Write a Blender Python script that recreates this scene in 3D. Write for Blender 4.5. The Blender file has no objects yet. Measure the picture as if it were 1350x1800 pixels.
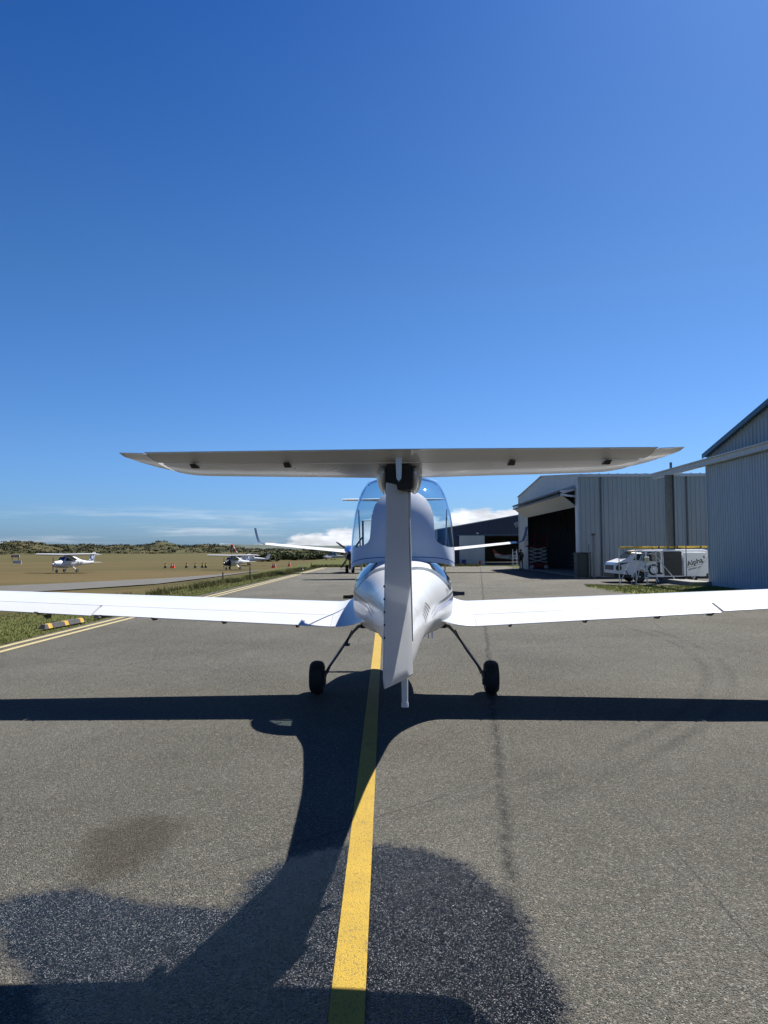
import bpy, bmesh, math, random
import numpy as np
from mathutils import Vector, Matrix, noise as mnoise
random.seed(7); rng = np.random.default_rng(7)
R = math.radians; PI = math.pi
S = bpy.context.scene
C = S.collection

# ------------------------------------------------------------------ camera, sky, sun, exposure
cam_d = bpy.data.cameras.new('camera'); cam = bpy.data.objects.new('camera', cam_d); C.objects.link(cam)
cam_d.sensor_fit = 'VERTICAL'; cam_d.sensor_height = 36; cam_d.lens = 24.96
cam_d.clip_start = .05; cam_d.clip_end = 9000
cam.matrix_world = Matrix.Translation((0, 0, 1.7)) @ Matrix.Rotation(R(90) + math.atan(65/1248), 4, 'X') @ Matrix.Rotation(R(-.35), 4, 'Z')
S.camera = cam

SUN = Vector((.45, .53, 1)).normalized()
sun_el = math.asin(SUN.z); sun_az = math.atan2(SUN.x, SUN.y)
sd = bpy.data.lights.new('sun', 'SUN'); so = bpy.data.objects.new('sun', sd); C.objects.link(so)
sd.energy = 5.0; sd.angle = R(.5); sd.color = (1, .965, .9)
so.rotation_euler = (-SUN).to_track_quat('-Z', 'Y').to_euler(); so.location = (10, 12, 30)

S.view_settings.view_transform = 'Standard'; S.view_settings.look = 'None'
S.view_settings.gamma = 1; S.view_settings.use_curve_mapping = False
S.view_settings.exposure = 1.15
S.render.engine = 'CYCLES'
S.cycles.max_bounces = 8; S.cycles.transparent_max_bounces = 12
S.cycles.sample_clamp_indirect = 6

W = bpy.data.worlds.new('World'); S.world = W; W.use_nodes = True
nt = W.node_tree; N = nt.nodes; L = nt.links; N.clear()
def nn(t, **k):
    n = N.new(t)
    for a, b in k.items(): setattr(n, a, b)
    return n
def lk(a, b): L.new(a, b)
def wm(op, a, b=None, c=None):
    n = nn('ShaderNodeMath', operation=op)
    for i, v in enumerate((a, b, c)):
        if v is None: continue
        if isinstance(v, (int, float)): n.inputs[i].default_value = v
        else: lk(v, n.inputs[i])
    return n.outputs[0]
sky = nn('ShaderNodeTexSky', sky_type='NISHITA'); sky.sun_disc = False
sky.sun_elevation = sun_el; sky.sun_rotation = sun_az
sky.altitude = 0; sky.air_density = 1.0; sky.dust_density = 1.0; sky.ozone_density = 2.2
hs = nn('ShaderNodeHueSaturation'); hs.inputs['Saturation'].default_value = 1.08; hs.inputs['Value'].default_value = 1
tint = nn('ShaderNodeMix', data_type='RGBA', blend_type='MULTIPLY'); tint.inputs[0].default_value = 1
tr_ = nn('ShaderNodeValToRGB'); tr_.color_ramp.elements[0].position = 0; tr_.color_ramp.elements[0].color = (.50, .80, 1.38, 1)
e_ = tr_.color_ramp.elements.new(.14); e_.color = (.52, .75, 1.14, 1)
e_ = tr_.color_ramp.elements.new(.35); e_.color = (.44, .66, .96, 1)
tr_.color_ramp.elements[-1].position = .7; tr_.color_ramp.elements[-1].color = (.22, .42, .83, 1)
lk(sky.outputs[0], tint.inputs[6]); lk(tr_.outputs[0], tint.inputs[7]); lk(tint.outputs[2], hs.inputs['Color'])
tc = nn('ShaderNodeTexCoord'); sp = nn('ShaderNodeSeparateXYZ'); lk(tc.outputs['Generated'], sp.inputs[0])
lk(sp.outputs[2], tr_.inputs[0]); el = wm('ARCSINE', sp.outputs[2]); az = wm('ARCTAN2', sp.outputs[0], sp.outputs[1])
def cvec(sx, sz, off):
    c = nn('ShaderNodeCombineXYZ'); lk(wm('MULTIPLY', az, sx), c.inputs[0]); lk(wm('MULTIPLY', el, sz), c.inputs[1]); c.inputs[2].default_value = off
    return c.outputs[0]
def cnoise(vec, sc, det, rough=.55):
    n = nn('ShaderNodeTexNoise'); n.inputs['Scale'].default_value = sc; n.inputs['Detail'].default_value = det; n.inputs['Roughness'].default_value = rough
    lk(vec, n.inputs['Vector']); return n.outputs['Fac']
def ramp(v, a, b, lo=0., hi=1., mode='SMOOTHSTEP'):
    m = nn('ShaderNodeMapRange', interpolation_type=mode); lk(v, m.inputs[0])
    for i, x in enumerate((a, b, lo, hi)): m.inputs[i+1].default_value = x
    return m.outputs[0]
# cumulus bank low over the horizon, taller towards the right of straight ahead
n1 = cnoise(cvec(17, 46, 1.3), 1, 8, .6)
n0 = cnoise(cvec(4.2, 6, 5.1), 1, 2)
azm = ramp(az, -.17, .08)
az_r = ramp(az, .75, 1.15, 1, .35)
top = wm('ADD', wm('ADD', ramp(az, -.5, -.15, -.02, 0), wm('MULTIPLY', wm('MULTIPLY', azm, az_r), .052)), wm('MULTIPLY', wm('SUBTRACT', n0, .5), .03))
dens = wm('SUBTRACT', wm('ADD', top, wm('MULTIPLY', wm('SUBTRACT', n1, .5), .075)), wm('ADD', el, -.010))
cum = ramp(dens, 0, .012)
base = ramp(el, -.01, .012, .55, 1)
# thin streaks
n2 = cnoise(cvec(5, 75, 8.4), 1, 6, .6)
st = wm('MULTIPLY', ramp(n2, .50, .78), wm('MULTIPLY', ramp(el, .0, .02), ramp(el, .028, .075, 1, 0)))
cov = wm('MAXIMUM', wm('MULTIPLY', wm('MULTIPLY', cum, base), .95), wm('MULTIPLY', st, .42))
shade = ramp(cnoise(cvec(20, 60, 3.3), 1, 5), .3, .7, 5.5, 10.5, 'LINEAR')
mx = nn('ShaderNodeMix', data_type='RGBA'); lk(cov, mx.inputs[0]); lk(hs.outputs[0], mx.inputs[6])
cc = nn('ShaderNodeCombineXYZ'); lk(shade, cc.inputs[0]); lk(wm('MULTIPLY', shade, 1.03), cc.inputs[1]); lk(wm('MULTIPLY', shade, 1.1), cc.inputs[2])
lk(cc.outputs[0], mx.inputs[7])
bg = nn('ShaderNodeBackground'); bg.inputs[1].default_value = .050; lk(mx.outputs[2], bg.inputs[0])
wo = nn('ShaderNodeOutputWorld'); lk(bg.outputs[0], wo.inputs[0])

# ------------------------------------------------------------------ materials
class NB:
    def __init__(s, name):
        s.m = bpy.data.materials.new(name); s.m.use_nodes = True
        s.t = s.m.node_tree; s.b = s.t.nodes['Principled BSDF']
    def n(s, t, **k):
        x = s.t.nodes.new(t)
        for a, b in k.items(): setattr(x, a, b)
        return x
    def l(s, a, b): s.t.links.new(a, b)
    def co(s, scale=(1, 1, 1), which='Object'):
        c = s.n('ShaderNodeTexCoord'); m = s.n('ShaderNodeMapping'); m.inputs['Scale'].default_value = scale
        s.l(c.outputs[which], m.inputs[0]); return m.outputs[0]
    def noise(s, v, sc, det=4, rough=.55, out='Fac'):
        x = s.n('ShaderNodeTexNoise'); s.l(v, x.inputs['Vector'])
        x.inputs['Scale'].default_value = sc; x.inputs['Detail'].default_value = det; x.inputs['Roughness'].default_value = rough
        return x.outputs[out]
    def mr(s, v, a, b, lo=0., hi=1.):
        x = s.n('ShaderNodeMapRange'); s.l(v, x.inputs[0])
        for i, q in enumerate((a, b, lo, hi)): x.inputs[i+1].default_value = q
        return x.outputs[0]
    def ma(s, op, a, b=None):
        x = s.n('ShaderNodeMath', operation=op)
        for i, v in enumerate((a, b)):
            if v is None: continue
            if isinstance(v, (int, float)): x.inputs[i].default_value = v
            else: s.l(v, x.inputs[i])
        return x.outputs[0]
    def mix(s, f, a, b):
        x = s.n('ShaderNodeMix', data_type='RGBA')
        for i, v in ((0, f), (6, a), (7, b)):
            if isinstance(v, (int, float)): x.inputs[i].default_value = v
            elif isinstance(v, tuple): x.inputs[i].default_value = (*v, 1)
            else: s.l(v, x.inputs[i])
        return x.outputs[2]
    def bump(s, h, strength=.3, dist=.01):
        x = s.n('ShaderNodeBump'); s.l(h, x.inputs['Height']); x.inputs['Strength'].default_value = strength; x.inputs['Distance'].default_value = dist
        s.l(x.outputs[0], s.b.inputs['Normal']); return x
MATS = {}
def mat(name, col, rough=.5, metal=0, coat=0, var=.12, vs=6, bump=0, bs=80, spec=.5):
    """plain material with slight uneven colour and roughness"""
    if name in MATS: return MATS[name]
    q = NB(name); v = q.co()
    f = q.noise(v, vs, 5)
    c0 = tuple(x*(1-var) for x in col); c1 = tuple(min(1, x*(1+var)) for x in col)
    q.l(q.mix(q.mr(f, .3, .7), c0, c1), q.b.inputs['Base Color'])
    q.l(q.mr(q.noise(v, vs*2.3, 4), .3, .7, rough*.85, min(1, rough*1.15)), q.b.inputs['Roughness'])
    q.b.inputs['Metallic'].default_value = metal; q.b.inputs['Coat Weight'].default_value = coat; q.b.inputs['Coat Roughness'].default_value = .04
    q.b.inputs['Specular IOR Level'].default_value = spec
    if bump: q.bump(q.noise(v, bs, 3), bump, .01)
    MATS[name] = q.m; return q.m

white = mat('aircraft_white', (.47, .48, .49), .32, coat=.22, var=.03, vs=1.5)
white2 = mat('far_aircraft_white', (.52, .52, .52), .35, var=.04)
sky_white = mat('sky_tinted_white_gelcoat', (.47, .51, .57), .25, coat=.5, var=.03)  # white gelcoat with the sky's blue reflection put into its base colour
dkgrey = mat('stripe_grey', (.14, .16, .18), .25, coat=.5, var=.05)
navy = mat('stripe_blue', (.02, .06, .28), .25, coat=.5, var=.05)
black = mat('black_gap', (.006, .006, .006), .7)
rubber = mat('tyre_rubber', (.012, .012, .013), .75, bump=.2)
steel = mat('painted_steel_leg', (.22, .22, .23), .35, metal=.6)
alloy = mat('alloy', (.55, .56, .58), .35, metal=1)
blue_t = mat('blue_gloss', (.003, .03, .16), .3, coat=.2)
blue_d = mat('winglet_blue', (.003, .018, .06), .6, spec=.2)
red = mat('red_paint', (.45, .035, .02), .45)
orange = mat('cone_orange', (.75, .07, .015), .5)
yellow_l = mat('ladder_yellow', (.62, .40, .01), .45)
darkg = mat('bin_green', (.006, .026, .026), .6)
bluebin = mat('bin_blue', (.01, .03, .2), .5)
skin = mat('skin', (.45, .25, .16), .6)
cloth_b = mat('black_cloth', (.012, .012, .014), .9)
interior = mat('cabin_interior', (.03, .032, .036), .8)
seatm = mat('seat_leather', (.10, .10, .11), .6)
van_w = mat('van_white', (.72, .73, .75), .25, coat=.5, var=.03)
plastic = mat('black_plastic', (.02, .02, .022), .5)
dirtyal = mat('galvanised_tube', (.55, .56, .56), .4, metal=.7)
concrete = mat('concrete', (.15, .147, .137), .85, var=.25, vs=3, bump=.3, bs=40)
letters = mat('lettering_black', (.01, .01, .012), .5)
lamp_m = mat('headlight_glass', (.05, .07, .10), .1, coat=1)
darkglass = mat('dark_glass', (.012, .016, .022), .05, coat=1)

def glass_mat(name, tint, op):
    q = NB(name); t = q.t
    tr = q.n('ShaderNodeBsdfTransparent'); tr.inputs[0].default_value = (*tint, 1)
    gl = q.n('ShaderNodeBsdfGlossy'); gl.inputs['Roughness'].default_value = .02; gl.inputs[0].default_value = (1, 1, 1, 1)
    fr = q.n('ShaderNodeFresnel'); fr.inputs[0].default_value = 1.49
    f = q.ma('MINIMUM', q.ma('ADD', q.ma('MULTIPLY', fr.outputs[0], 1.5), op), 1)
    mx = q.n('ShaderNodeMixShader'); q.l(f, mx.inputs[0]); q.l(tr.outputs[0], mx.inputs[1]); q.l(gl.outputs[0], mx.inputs[2])
    q.l(mx.outputs[0], t.nodes['Material Output'].inputs[0]); return q.m
acrylic = glass_mat('canopy_acrylic', (.52, .68, .78), .035)
vanglass = glass_mat('van_glass', (.12, .15, .16), .06)

def ribbed(name, col, var=.08):
    q = NB(name); v = q.co((1, 1, .12))
    f = q.noise(v, 1.4, 5, .6); g = q.noise(q.co((1, 1, .05)), 9, 3)
    a = q.mix(q.mr(f, .3, .7), tuple(x*(1-var) for x in col), tuple(x*(1+var) for x in col))
    q.l(q.mix(q.mr(g, .55, .8, 0, .25), a, tuple(x*.72 for x in col)), q.b.inputs['Base Color'])
    q.b.inputs['Roughness'].default_value = .42; q.b.inputs['Specular IOR Level'].default_value = .5
    return q.m
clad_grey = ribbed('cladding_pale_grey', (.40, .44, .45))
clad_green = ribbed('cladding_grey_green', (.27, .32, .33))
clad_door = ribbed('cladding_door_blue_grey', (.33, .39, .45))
clad_navy = ribbed('cladding_navy', (.012, .022, .06))
trim_navy = mat('ridge_trim_blue', (.03, .09, .16), .4)
trim_grey = mat('trim_grey', (.45, .48, .50), .4)
post_g = mat('post_grey', (.10, .115, .115), .5, var=.2)
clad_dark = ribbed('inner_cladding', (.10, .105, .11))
soffit = mat('door_panel_cream', (.42, .42, .38), .6)
roofm = ribbed('roof_sheet', (.38, .41, .42))

# asphalt: stone chips, patches, seam, wet areas from a vertex attribute
q = NB('asphalt'); v = q.co()
vor = q.n('ShaderNodeTexVoronoi'); q.l(v, vor.inputs['Vector']); vor.inputs['Scale'].default_value = 150; vor.inputs['Randomness'].default_value = 1
vor2 = q.n('ShaderNodeTexVoronoi'); q.l(v, vor2.inputs['Vector']); vor2.inputs['Scale'].default_value = 75
sx = q.n('ShaderNodeSeparateColor'); q.l(vor.outputs['Color'], sx.inputs[0])
sx2 = q.n('ShaderNodeSeparateColor'); q.l(vor2.outputs['Color'], sx2.inputs[0])
big = q.noise(v, .35, 5, .6); mid = q.noise(v, 3, 6, .65); fine = q.noise(v, 60, 6, .7)
str_ = q.noise(q.co((1.6, .12, 1)), 1.0, 5, .6)
c = q.mix(q.mr(big, .36, .64), (.094, .089, .073), (.148, .142, .120))
c = q.mix(q.mr(mid, .35, .75, 0, .5), c, (.118, .109, .086))
c = q.mix(q.mr(str_, .55, .75, 0, .45), c, (.092, .086, .075))
c = q.mix(q.mr(fine, .3, .75, .0, .42), c, (.034, .032, .027))
chip = q.mr(sx.outputs[0], .80, .98)
c = q.mix(q.ma('MULTIPLY', chip, .38), c, (.42, .41, .37))
c = q.mix(q.mr(sx.outputs[1], .72, 1, 0, .65), c, (.035, .034, .032))
c = q.mix(q.mr(sx2.outputs[2], .9, 1, 0, .4), c, (.30, .25, .20))
cr = q.n('ShaderNodeSeparateXYZ'); q.l(v, cr.inputs[0])
# longitudinal paving joint x = .79 + .133 (y - 4.97)
wob = q.ma('MULTIPLY', q.ma('SUBTRACT', q.noise(v, 1.7, 4, .6), .5), .16)
jd = q.ma('ABSOLUTE', q.ma('SUBTRACT', q.ma('ADD', cr.outputs[0], wob), q.ma('ADD', q.ma('MULTIPLY', cr.outputs[1], .133), .129)))
jn = q.mr(q.noise(v, 9, 5, .7), .36, .55)
jm = q.ma('MULTIPLY', q.mr(jd, .0, .06, 1, 0), jn)
c = q.mix(q.ma('MULTIPLY', jm, .7), c, (.022, .022, .022))
# faint curved tyre marks
for cx_, cy_, r_ in ((-6, 14, 11.2), (-6, 14, 11.5), (-20, 4, 15.4), (-20, 4, 15.75), (9.5, 30, 12.3)):
    dx_ = q.ma('SUBTRACT', cr.outputs[0], cx_); dy_ = q.ma('SUBTRACT', cr.outputs[1], cy_)
    rr_ = q.ma('SQRT', q.ma('ADD', q.ma('MULTIPLY', dx_, dx_), q.ma('MULTIPLY', dy_, dy_)))
    tm_ = q.ma('MULTIPLY', q.mr(q.ma('ABSOLUTE', q.ma('SUBTRACT', rr_, r_)), .02, .10, 1, 0), q.mr(q.noise(v, .5, 4, .6), .40, .62))
    c = q.mix(q.ma('MULTIPLY', tm_, .32), c, (.03, .03, .03))
# fine meandering cracks
vc = q.n('ShaderNodeTexVoronoi', feature='DISTANCE_TO_EDGE'); vc.inputs['Scale'].default_value = .16
wv = q.n('ShaderNodeMix', data_type='VECTOR'); wv.inputs[0].default_value = .12
q.l(v, wv.inputs[4]); q.l(q.noise(v, .7, 5, .6, 'Color'), wv.inputs[5]); q.l(wv.outputs[1], vc.inputs['Vector'])
crk = q.ma('MULTIPLY', q.mr(vc.outputs['Distance'], .0002, .0016, 1, 0), q.mr(big, .40, .55))
c = q.mix(q.ma('MULTIPLY', crk, .55), c, (.03, .03, .03))
at = q.n('ShaderNodeAttribute', attribute_name='wet'); at2 = q.n('ShaderNodeAttribute', attribute_name='stain')
wf = q.ma('ADD', at.outputs['Fac'], q.ma('MULTIPLY', q.ma('SUBTRACT', q.noise(v, 16, 7, .8), .5), 1.5))
wet = q.mr(wf, .30, .70)
stf = q.ma('ADD', at2.outputs['Fac'], q.ma('MULTIPLY', q.ma('SUBTRACT', q.noise(v, 10, 5, .7), .5), 1.1))
c = q.mix(q.ma('MULTIPLY', q.mr(stf, .1, .8), .60), c, (.042, .037, .024))
wc = q.n('ShaderNodeMix', data_type='RGBA', blend_type='MULTIPLY'); q.l(wet, wc.inputs[0]); q.l(c, wc.inputs[6]); wc.inputs[7].default_value = (.05, .05, .058, 1)
# pale stone dots painted into the wet colour to stand for sun glints
vor3 = q.n('ShaderNodeTexVoronoi'); q.l(v, vor3.inputs['Vector']); vor3.inputs['Scale'].default_value = 250
sx3 = q.n('ShaderNodeSeparateColor'); q.l(vor3.outputs['Color'], sx3.inputs[0])
glint_n = q.ma('ADD', sx3.outputs[1], q.ma('MULTIPLY', q.noise(v, 6, 5, .7), .35))
glint_m = q.ma('MULTIPLY', q.mr(glint_n, .98, 1.18), wet)
q.l(q.mix(q.ma('MULTIPLY', glint_m, .75), wc.outputs[2], (.26, .26, .27)), q.b.inputs['Base Color'])
q.l(q.mr(wet, 0, 1, .85, .24), q.b.inputs['Roughness'])
q.l(q.mr(wet, 0, 1, .12, .32), q.b.inputs['Specular IOR Level'])
hh = q.ma('ADD', q.ma('MULTIPLY', sx.outputs[2], .5), q.ma('ADD', q.ma('MULTIPLY', vor.outputs['Distance'], -1.2), q.ma('MULTIPLY', sx2.outputs[0], .5)))
hh = q.ma('ADD', hh, fine); hh = q.ma('SUBTRACT', hh, q.ma('MULTIPLY', jm, 1.5))
bp = q.bump(hh, 1.0, .010)
# every stone chip has its own facet direction
fv = q.n('ShaderNodeVectorMath', operation='SUBTRACT'); q.l(vor.outputs['Color'], fv.inputs[0]); fv.inputs[1].default_value = (.5, .5, .5)
fs = q.n('ShaderNodeVectorMath', operation='SCALE'); q.l(fv.outputs[0], fs.inputs[0]); q.l(q.mr(wet, 0, 1, .55, 1.15), fs.inputs['Scale'])
fa = q.n('ShaderNodeVectorMath', operation='ADD'); q.l(fs.outputs[0], fa.inputs[0]); q.l(bp.outputs[0], fa.inputs[1])
fn = q.n('ShaderNodeVectorMath', operation='NORMALIZE'); q.l(fa.outputs[0], fn.inputs[0]); q.l(fn.outputs[0], q.b.inputs['Normal'])
asphalt = q.m
def with_paint(name, colr, wear):
    q = NB(name); v = q.co()
    vor = q.n('ShaderNodeTexVoronoi'); q.l(v, vor.inputs['Vector']); vor.inputs['Scale'].default_value = 150
    s1 = q.n('ShaderNodeSeparateColor'); q.l(vor.outputs['Color'], s1.inputs[0])
    n1 = q.noise(v, 5, 6, .7); n2 = q.noise(v, 60, 4, .7)
    c = q.mix(q.mr(n1, .3, .7), colr, tuple(x*.82 for x in colr))
    w = q.ma('ADD', q.mr(s1.outputs[0], .80, 1, 0, .8), q.mr(q.ma('ADD', n1, q.ma('MULTIPLY', n2, .6)), wear, wear+.15))
    c = q.mix(q.ma('MINIMUM', w, .85), c, (.09, .075, .04))
    q.l(c, q.b.inputs['Base Color']); q.b.inputs['Roughness'].default_value = .7; q.b.inputs['Specular IOR Level'].default_value = .25
    q.bump(q.ma('ADD', q.ma('MULTIPLY', vor.outputs['Distance'], -1), n2), .7, .004); return q.m
ypaint = with_paint('yellow_line_paint', (.33, .215, .022), .93)
ypaint2 = with_paint('faded_yellow_paint', (.36, .30, .15), .98)

q = NB('dry_grass_field'); v = q.co()
band = q.noise(q.co((.010, .085, 1)), 1, 5, .6); b2 = q.noise(q.co((.05, .25, 1)), 1, 6, .65); f3 = q.noise(v, 5, 6, .7)
c = q.mix(q.mr(band, .42, .58), (.084, .062, .024), (.050, .048, .016))
c = q.mix(q.mr(b2, .4, .7, 0, .7), c, (.115, .084, .038))
c = q.mix(q.mr(f3, .35, .7, 0, .6), c, (.036, .029, .010))
cr = q.n('ShaderNodeSeparateXYZ'); q.l(v, cr.inputs[0])
edge = q.ma('MULTIPLY', q.mr(q.ma('ADD', cr.outputs[0], q.ma('MULTIPLY', q.noise(v, .35, 5, .7), 5)), -9, -6.5), q.mr(cr.outputs[0], -6, -5, 1, 1))
c = q.mix(q.ma('MULTIPLY', edge, .75), c, (.055, .066, .015))
far = q.ma('MULTIPLY', q.mr(cr.outputs[1], 90, 260), q.mr(band, .3, .5, .5, .9))
c = q.mix(far, c, (.062, .056, .021))
q.l(c, q.b.inputs['Base Color']); q.b.inputs['Roughness'].default_value = .95; q.b.inputs['Specular IOR Level'].default_value = .1
q.bump(f3, .8, .05); field = q.m
q = NB('old_asphalt_path'); v = q.co()
c = q.mix(q.mr(q.noise(v, 1.2, 6, .65), .3, .7), (.052, .048, .041), (.078, .073, .063))
q.l(q.mix(q.mr(q.noise(v, 9, 5, .7), .5, .8, 0, .5), c, (.07, .065, .055)), q.b.inputs['Base Color']); q.b.inputs['Roughness'].default_value = .9
pathm = q.m

def foliage(name, lo, hi, sc=3.):
    q = NB(name); v = q.co()
    oi = q.n('ShaderNodeObjectInfo'); f = q.noise(v, sc, 4, .6); g = q.noise(v, sc*6, 3)
    c = q.mix(q.mr(q.ma('ADD', f, q.ma('MULTIPLY', g, .5)), .5, 1.0), lo, hi)
    q.l(c, q.b.inputs['Base Color']); q.b.inputs['Roughness'].default_value = .75; q.b.inputs['Specular IOR Level'].default_value = .2
    return q.m
grassm = foliage('green_grass', (.080, .100, .020), (.20, .21, .055), .8)
weedm = foliage('dry_weeds', (.075, .085, .022), (.23, .20, .08), 1.5)
scrubm = foliage('scrub_leaf', (.016, .022, .008), (.052, .052, .020), .08)
scrubm2 = foliage('scrub_leaf_pale', (.04, .05, .015), (.11, .11, .04), .5)
hedgem = foliage('hedge_leaf', (.026, .040, .010), (.088, .100, .034), .4)
bark = mat('bark', (.09, .07, .05), .9)
q = NB('dune_scrub_ground'); v = q.co()
c = q.mix(q.mr(q.noise(v, .035, 7, .65), .38, .62), (.026, .034, .012), (.066, .058, .026))
c = q.mix(q.mr(q.noise(v, .16, 6, .7), .45, .75, 0, .8), c, (.080, .062, .030))
q.l(c, q.b.inputs['Base Color']); q.b.inputs['Roughness'].default_value = .95; q.b.inputs['Specular IOR Level'].default_value = .1
dune = q.m
q = NB('far_hill'); v = q.co()
q.l(q.mix(q.mr(q.noise(v, .012, 6, .6), .35, .65), (.030, .045, .035), (.055, .066, .045)), q.b.inputs['Base Color']); q.b.inputs['Roughness'].default_value = 1
hillm = q.m

# ------------------------------------------------------------------ helpers
def mesh(name, V, F, m, parent=None, smooth=False, mats=None, fm=None, loc=None):
    me = bpy.data.meshes.new(name); me.from_pydata([tuple(map(float, p)) for p in V], [], [tuple(map(int, f)) for f in F])
    for x in (mats or [m]): me.materials.append(x)
    if fm is not None: me.polygons.foreach_set('material_index', fm)
    if smooth: me.polygons.foreach_set('use_smooth', [True]*len(me.polygons))
    me.update()
    o = bpy.data.objects.new(name, me); C.objects.link(o)
    if parent: o.parent = parent
    if loc: o.location = loc
    return o
def tag(o, label=None, cat=None, group=None, kind=None):
    if label: o['label'] = label
    if cat: o['category'] = cat
    if group: o['group'] = group
    if kind: o['kind'] = kind
    return o
def thing(name, label, cat, loc=(0, 0, 0), rz=0, group=None, sc=1):
    o = bpy.data.objects.new(name, None); C.objects.link(o); o.empty_display_size = .2
    o.location = loc; o.rotation_euler = (0, 0, rz); o.scale = (sc,)*3
    return tag(o, label, cat, group)
def copy_tree(o, parent=None):
    c = o.copy(); C.objects.link(c); c.parent = parent
    for ch in list(o.children): copy_tree(ch, c)
    return c
class MB:
    def __init__(s): s.V = []; s.F = []
    def add(s, V, F):
        n = len(s.V); s.V += [tuple(p) for p in V]; s.F += [tuple(i+n for i in f) for f in F]; return s
    def box(s, x0, x1, y0, y1, z0, z1, bev=0, M=None):
        if bev:
            bm = bmesh.new(); bmesh.ops.create_cube(bm, size=1)
            for v in bm.verts: v.co = Vector(((x0+x1)/2+v.co.x*(x1-x0), (y0+y1)/2+v.co.y*(y1-y0), (z0+z1)/2+v.co.z*(z1-z0)))
            bmesh.ops.bevel(bm, geom=bm.edges[:], offset=bev, segments=2, affect='EDGES', profile=.5)
            bm.verts.index_update(); V = [v.co.copy() for v in bm.verts]; F = [[v.index for v in f.verts] for f in bm.faces]; bm.free()
        else:
            V = [Vector((x, y, z)) for z in (z0, z1) for y in (y0, y1) for x in (x0, x1)]
            F = [(0, 2, 3, 1), (4, 5, 7, 6), (0, 1, 5, 4), (2, 6, 7, 3), (0, 4, 6, 2), (1, 3, 7, 5)]
        if M: V = [M @ Vector(p) for p in V]
        return s.add(V, F)
    def tube(s, pts, r, n=8, cap=True):
        pts = [Vector(p) for p in pts]; k = len(pts); rs = r if isinstance(r, (list, tuple)) else [r]*k
        V = []; up = None
        for i, p in enumerate(pts):
            d = (pts[min(i+1, k-1)]-pts[max(i-1, 0)]).normalized()
            if up is None: up = Vector((0, 0, 1)) if abs(d.z) < .9 else Vector((1, 0, 0))
            a = d.cross(up).normalized(); b = a.cross(d).normalized(); up = b
            for j in range(n):
                t = 2*PI*j/n; V.append(p+(a*math.cos(t)+b*math.sin(t))*rs[i])
        F = [(i*n+j, i*n+(j+1) % n, (i+1)*n+(j+1) % n, (i+1)*n+j) for i in range(k-1) for j in range(n)]
        if cap: F += [tuple(range(n))[::-1], tuple((k-1)*n+j for j in range(n))]
        return s.add(V, F)
    def lathe(s, prof, n=24, axis='x', c=(0, 0, 0)):
        """prof: list of (r, t) with t along axis"""
        V = []; k = len(prof)
        for r, t in prof:
            for j in range(n):
                a = 2*PI*j/n; p = {'x': (t, r*math.cos(a), r*math.sin(a)), 'y': (r*math.cos(a), t, r*math.sin(a)), 'z': (r*math.cos(a), r*math.sin(a), t)}[axis]
                V.append((p[0]+c[0], p[1]+c[1], p[2]+c[2]))
        F = [(i*n+j, i*n+(j+1) % n, (i+1)*n+(j+1) % n, (i+1)*n+j) for i in range(k-1) for j in range(n)]
        F += [tuple(range(n))[::-1], tuple((k-1)*n+j for j in range(n))]
        return s.add(V, F)
    def loft(s, rings, cap=True, closed=True):
        n = len(rings[0]); V = [p for r in rings for p in r]
        m = n if closed else n-1
        F = [(i*n+j, i*n+(j+1) % n, (i+1)*n+(j+1) % n, (i+1)*n+j) for i in range(len(rings)-1) for j in range(m)]
        if cap: F += [tuple(range(n))[::-1], tuple((len(rings)-1)*n+j for j in range(n))]
        return s.add(V, F)
    def prism(s, poly, x0, x1, axis='x'):
        """poly of 2d points extruded along axis"""
        n = len(poly); V = []
        for t in (x0, x1):
            for a, b in poly: V.append({'x': (t, a, b), 'y': (a, t, b), 'z': (a, b, t)}[axis])
        F = [(i, (i+1) % n, n+(i+1) % n, n+i) for i in range(n)] + [tuple(range(n))[::-1], tuple(range(n, 2*n))]
        return s.add(V, F)
    def build(s, name, m, parent=None, smooth=False, loc=None):
        o = mesh(name, s.V, s.F, m, parent, smooth, loc=loc)
        bm = bmesh.new(); bm.from_mesh(o.data); bmesh.ops.recalc_face_normals(bm, faces=bm.faces[:])
        if smooth:
            for e in bm.edges:
                if len(e.link_faces) == 2 and e.calc_face_angle(0) > R(35): e.smooth = False
        bm.to_mesh(o.data); bm.free(); return o
def text_mesh(name, s, size, m, parent, M, extr=.002, bold=0):
    cu = bpy.data.curves.new(name, 'FONT'); cu.body = s; cu.size = size; cu.extrude = extr; cu.offset = bold
    cu.align_x = 'CENTER'; cu.align_y = 'CENTER'
    t = bpy.data.objects.new(name, cu); C.objects.link(t)
    me = bpy.data.meshes.new_from_object(t); bpy.data.objects.remove(t)
    me.transform(M); me.materials.clear(); me.materials.append(m)
    o = bpy.data.objects.new(name, me); C.objects.link(o); o.parent = parent; return o
def sm(a, b, x):
    t = np.clip((x-a)/(b-a), 0, 1); return t*t*(3-2*t)
def terr(x, y): return -.4*sm(-9, -15, x) - .03*sm(-6.6, -7.3, x)

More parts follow.
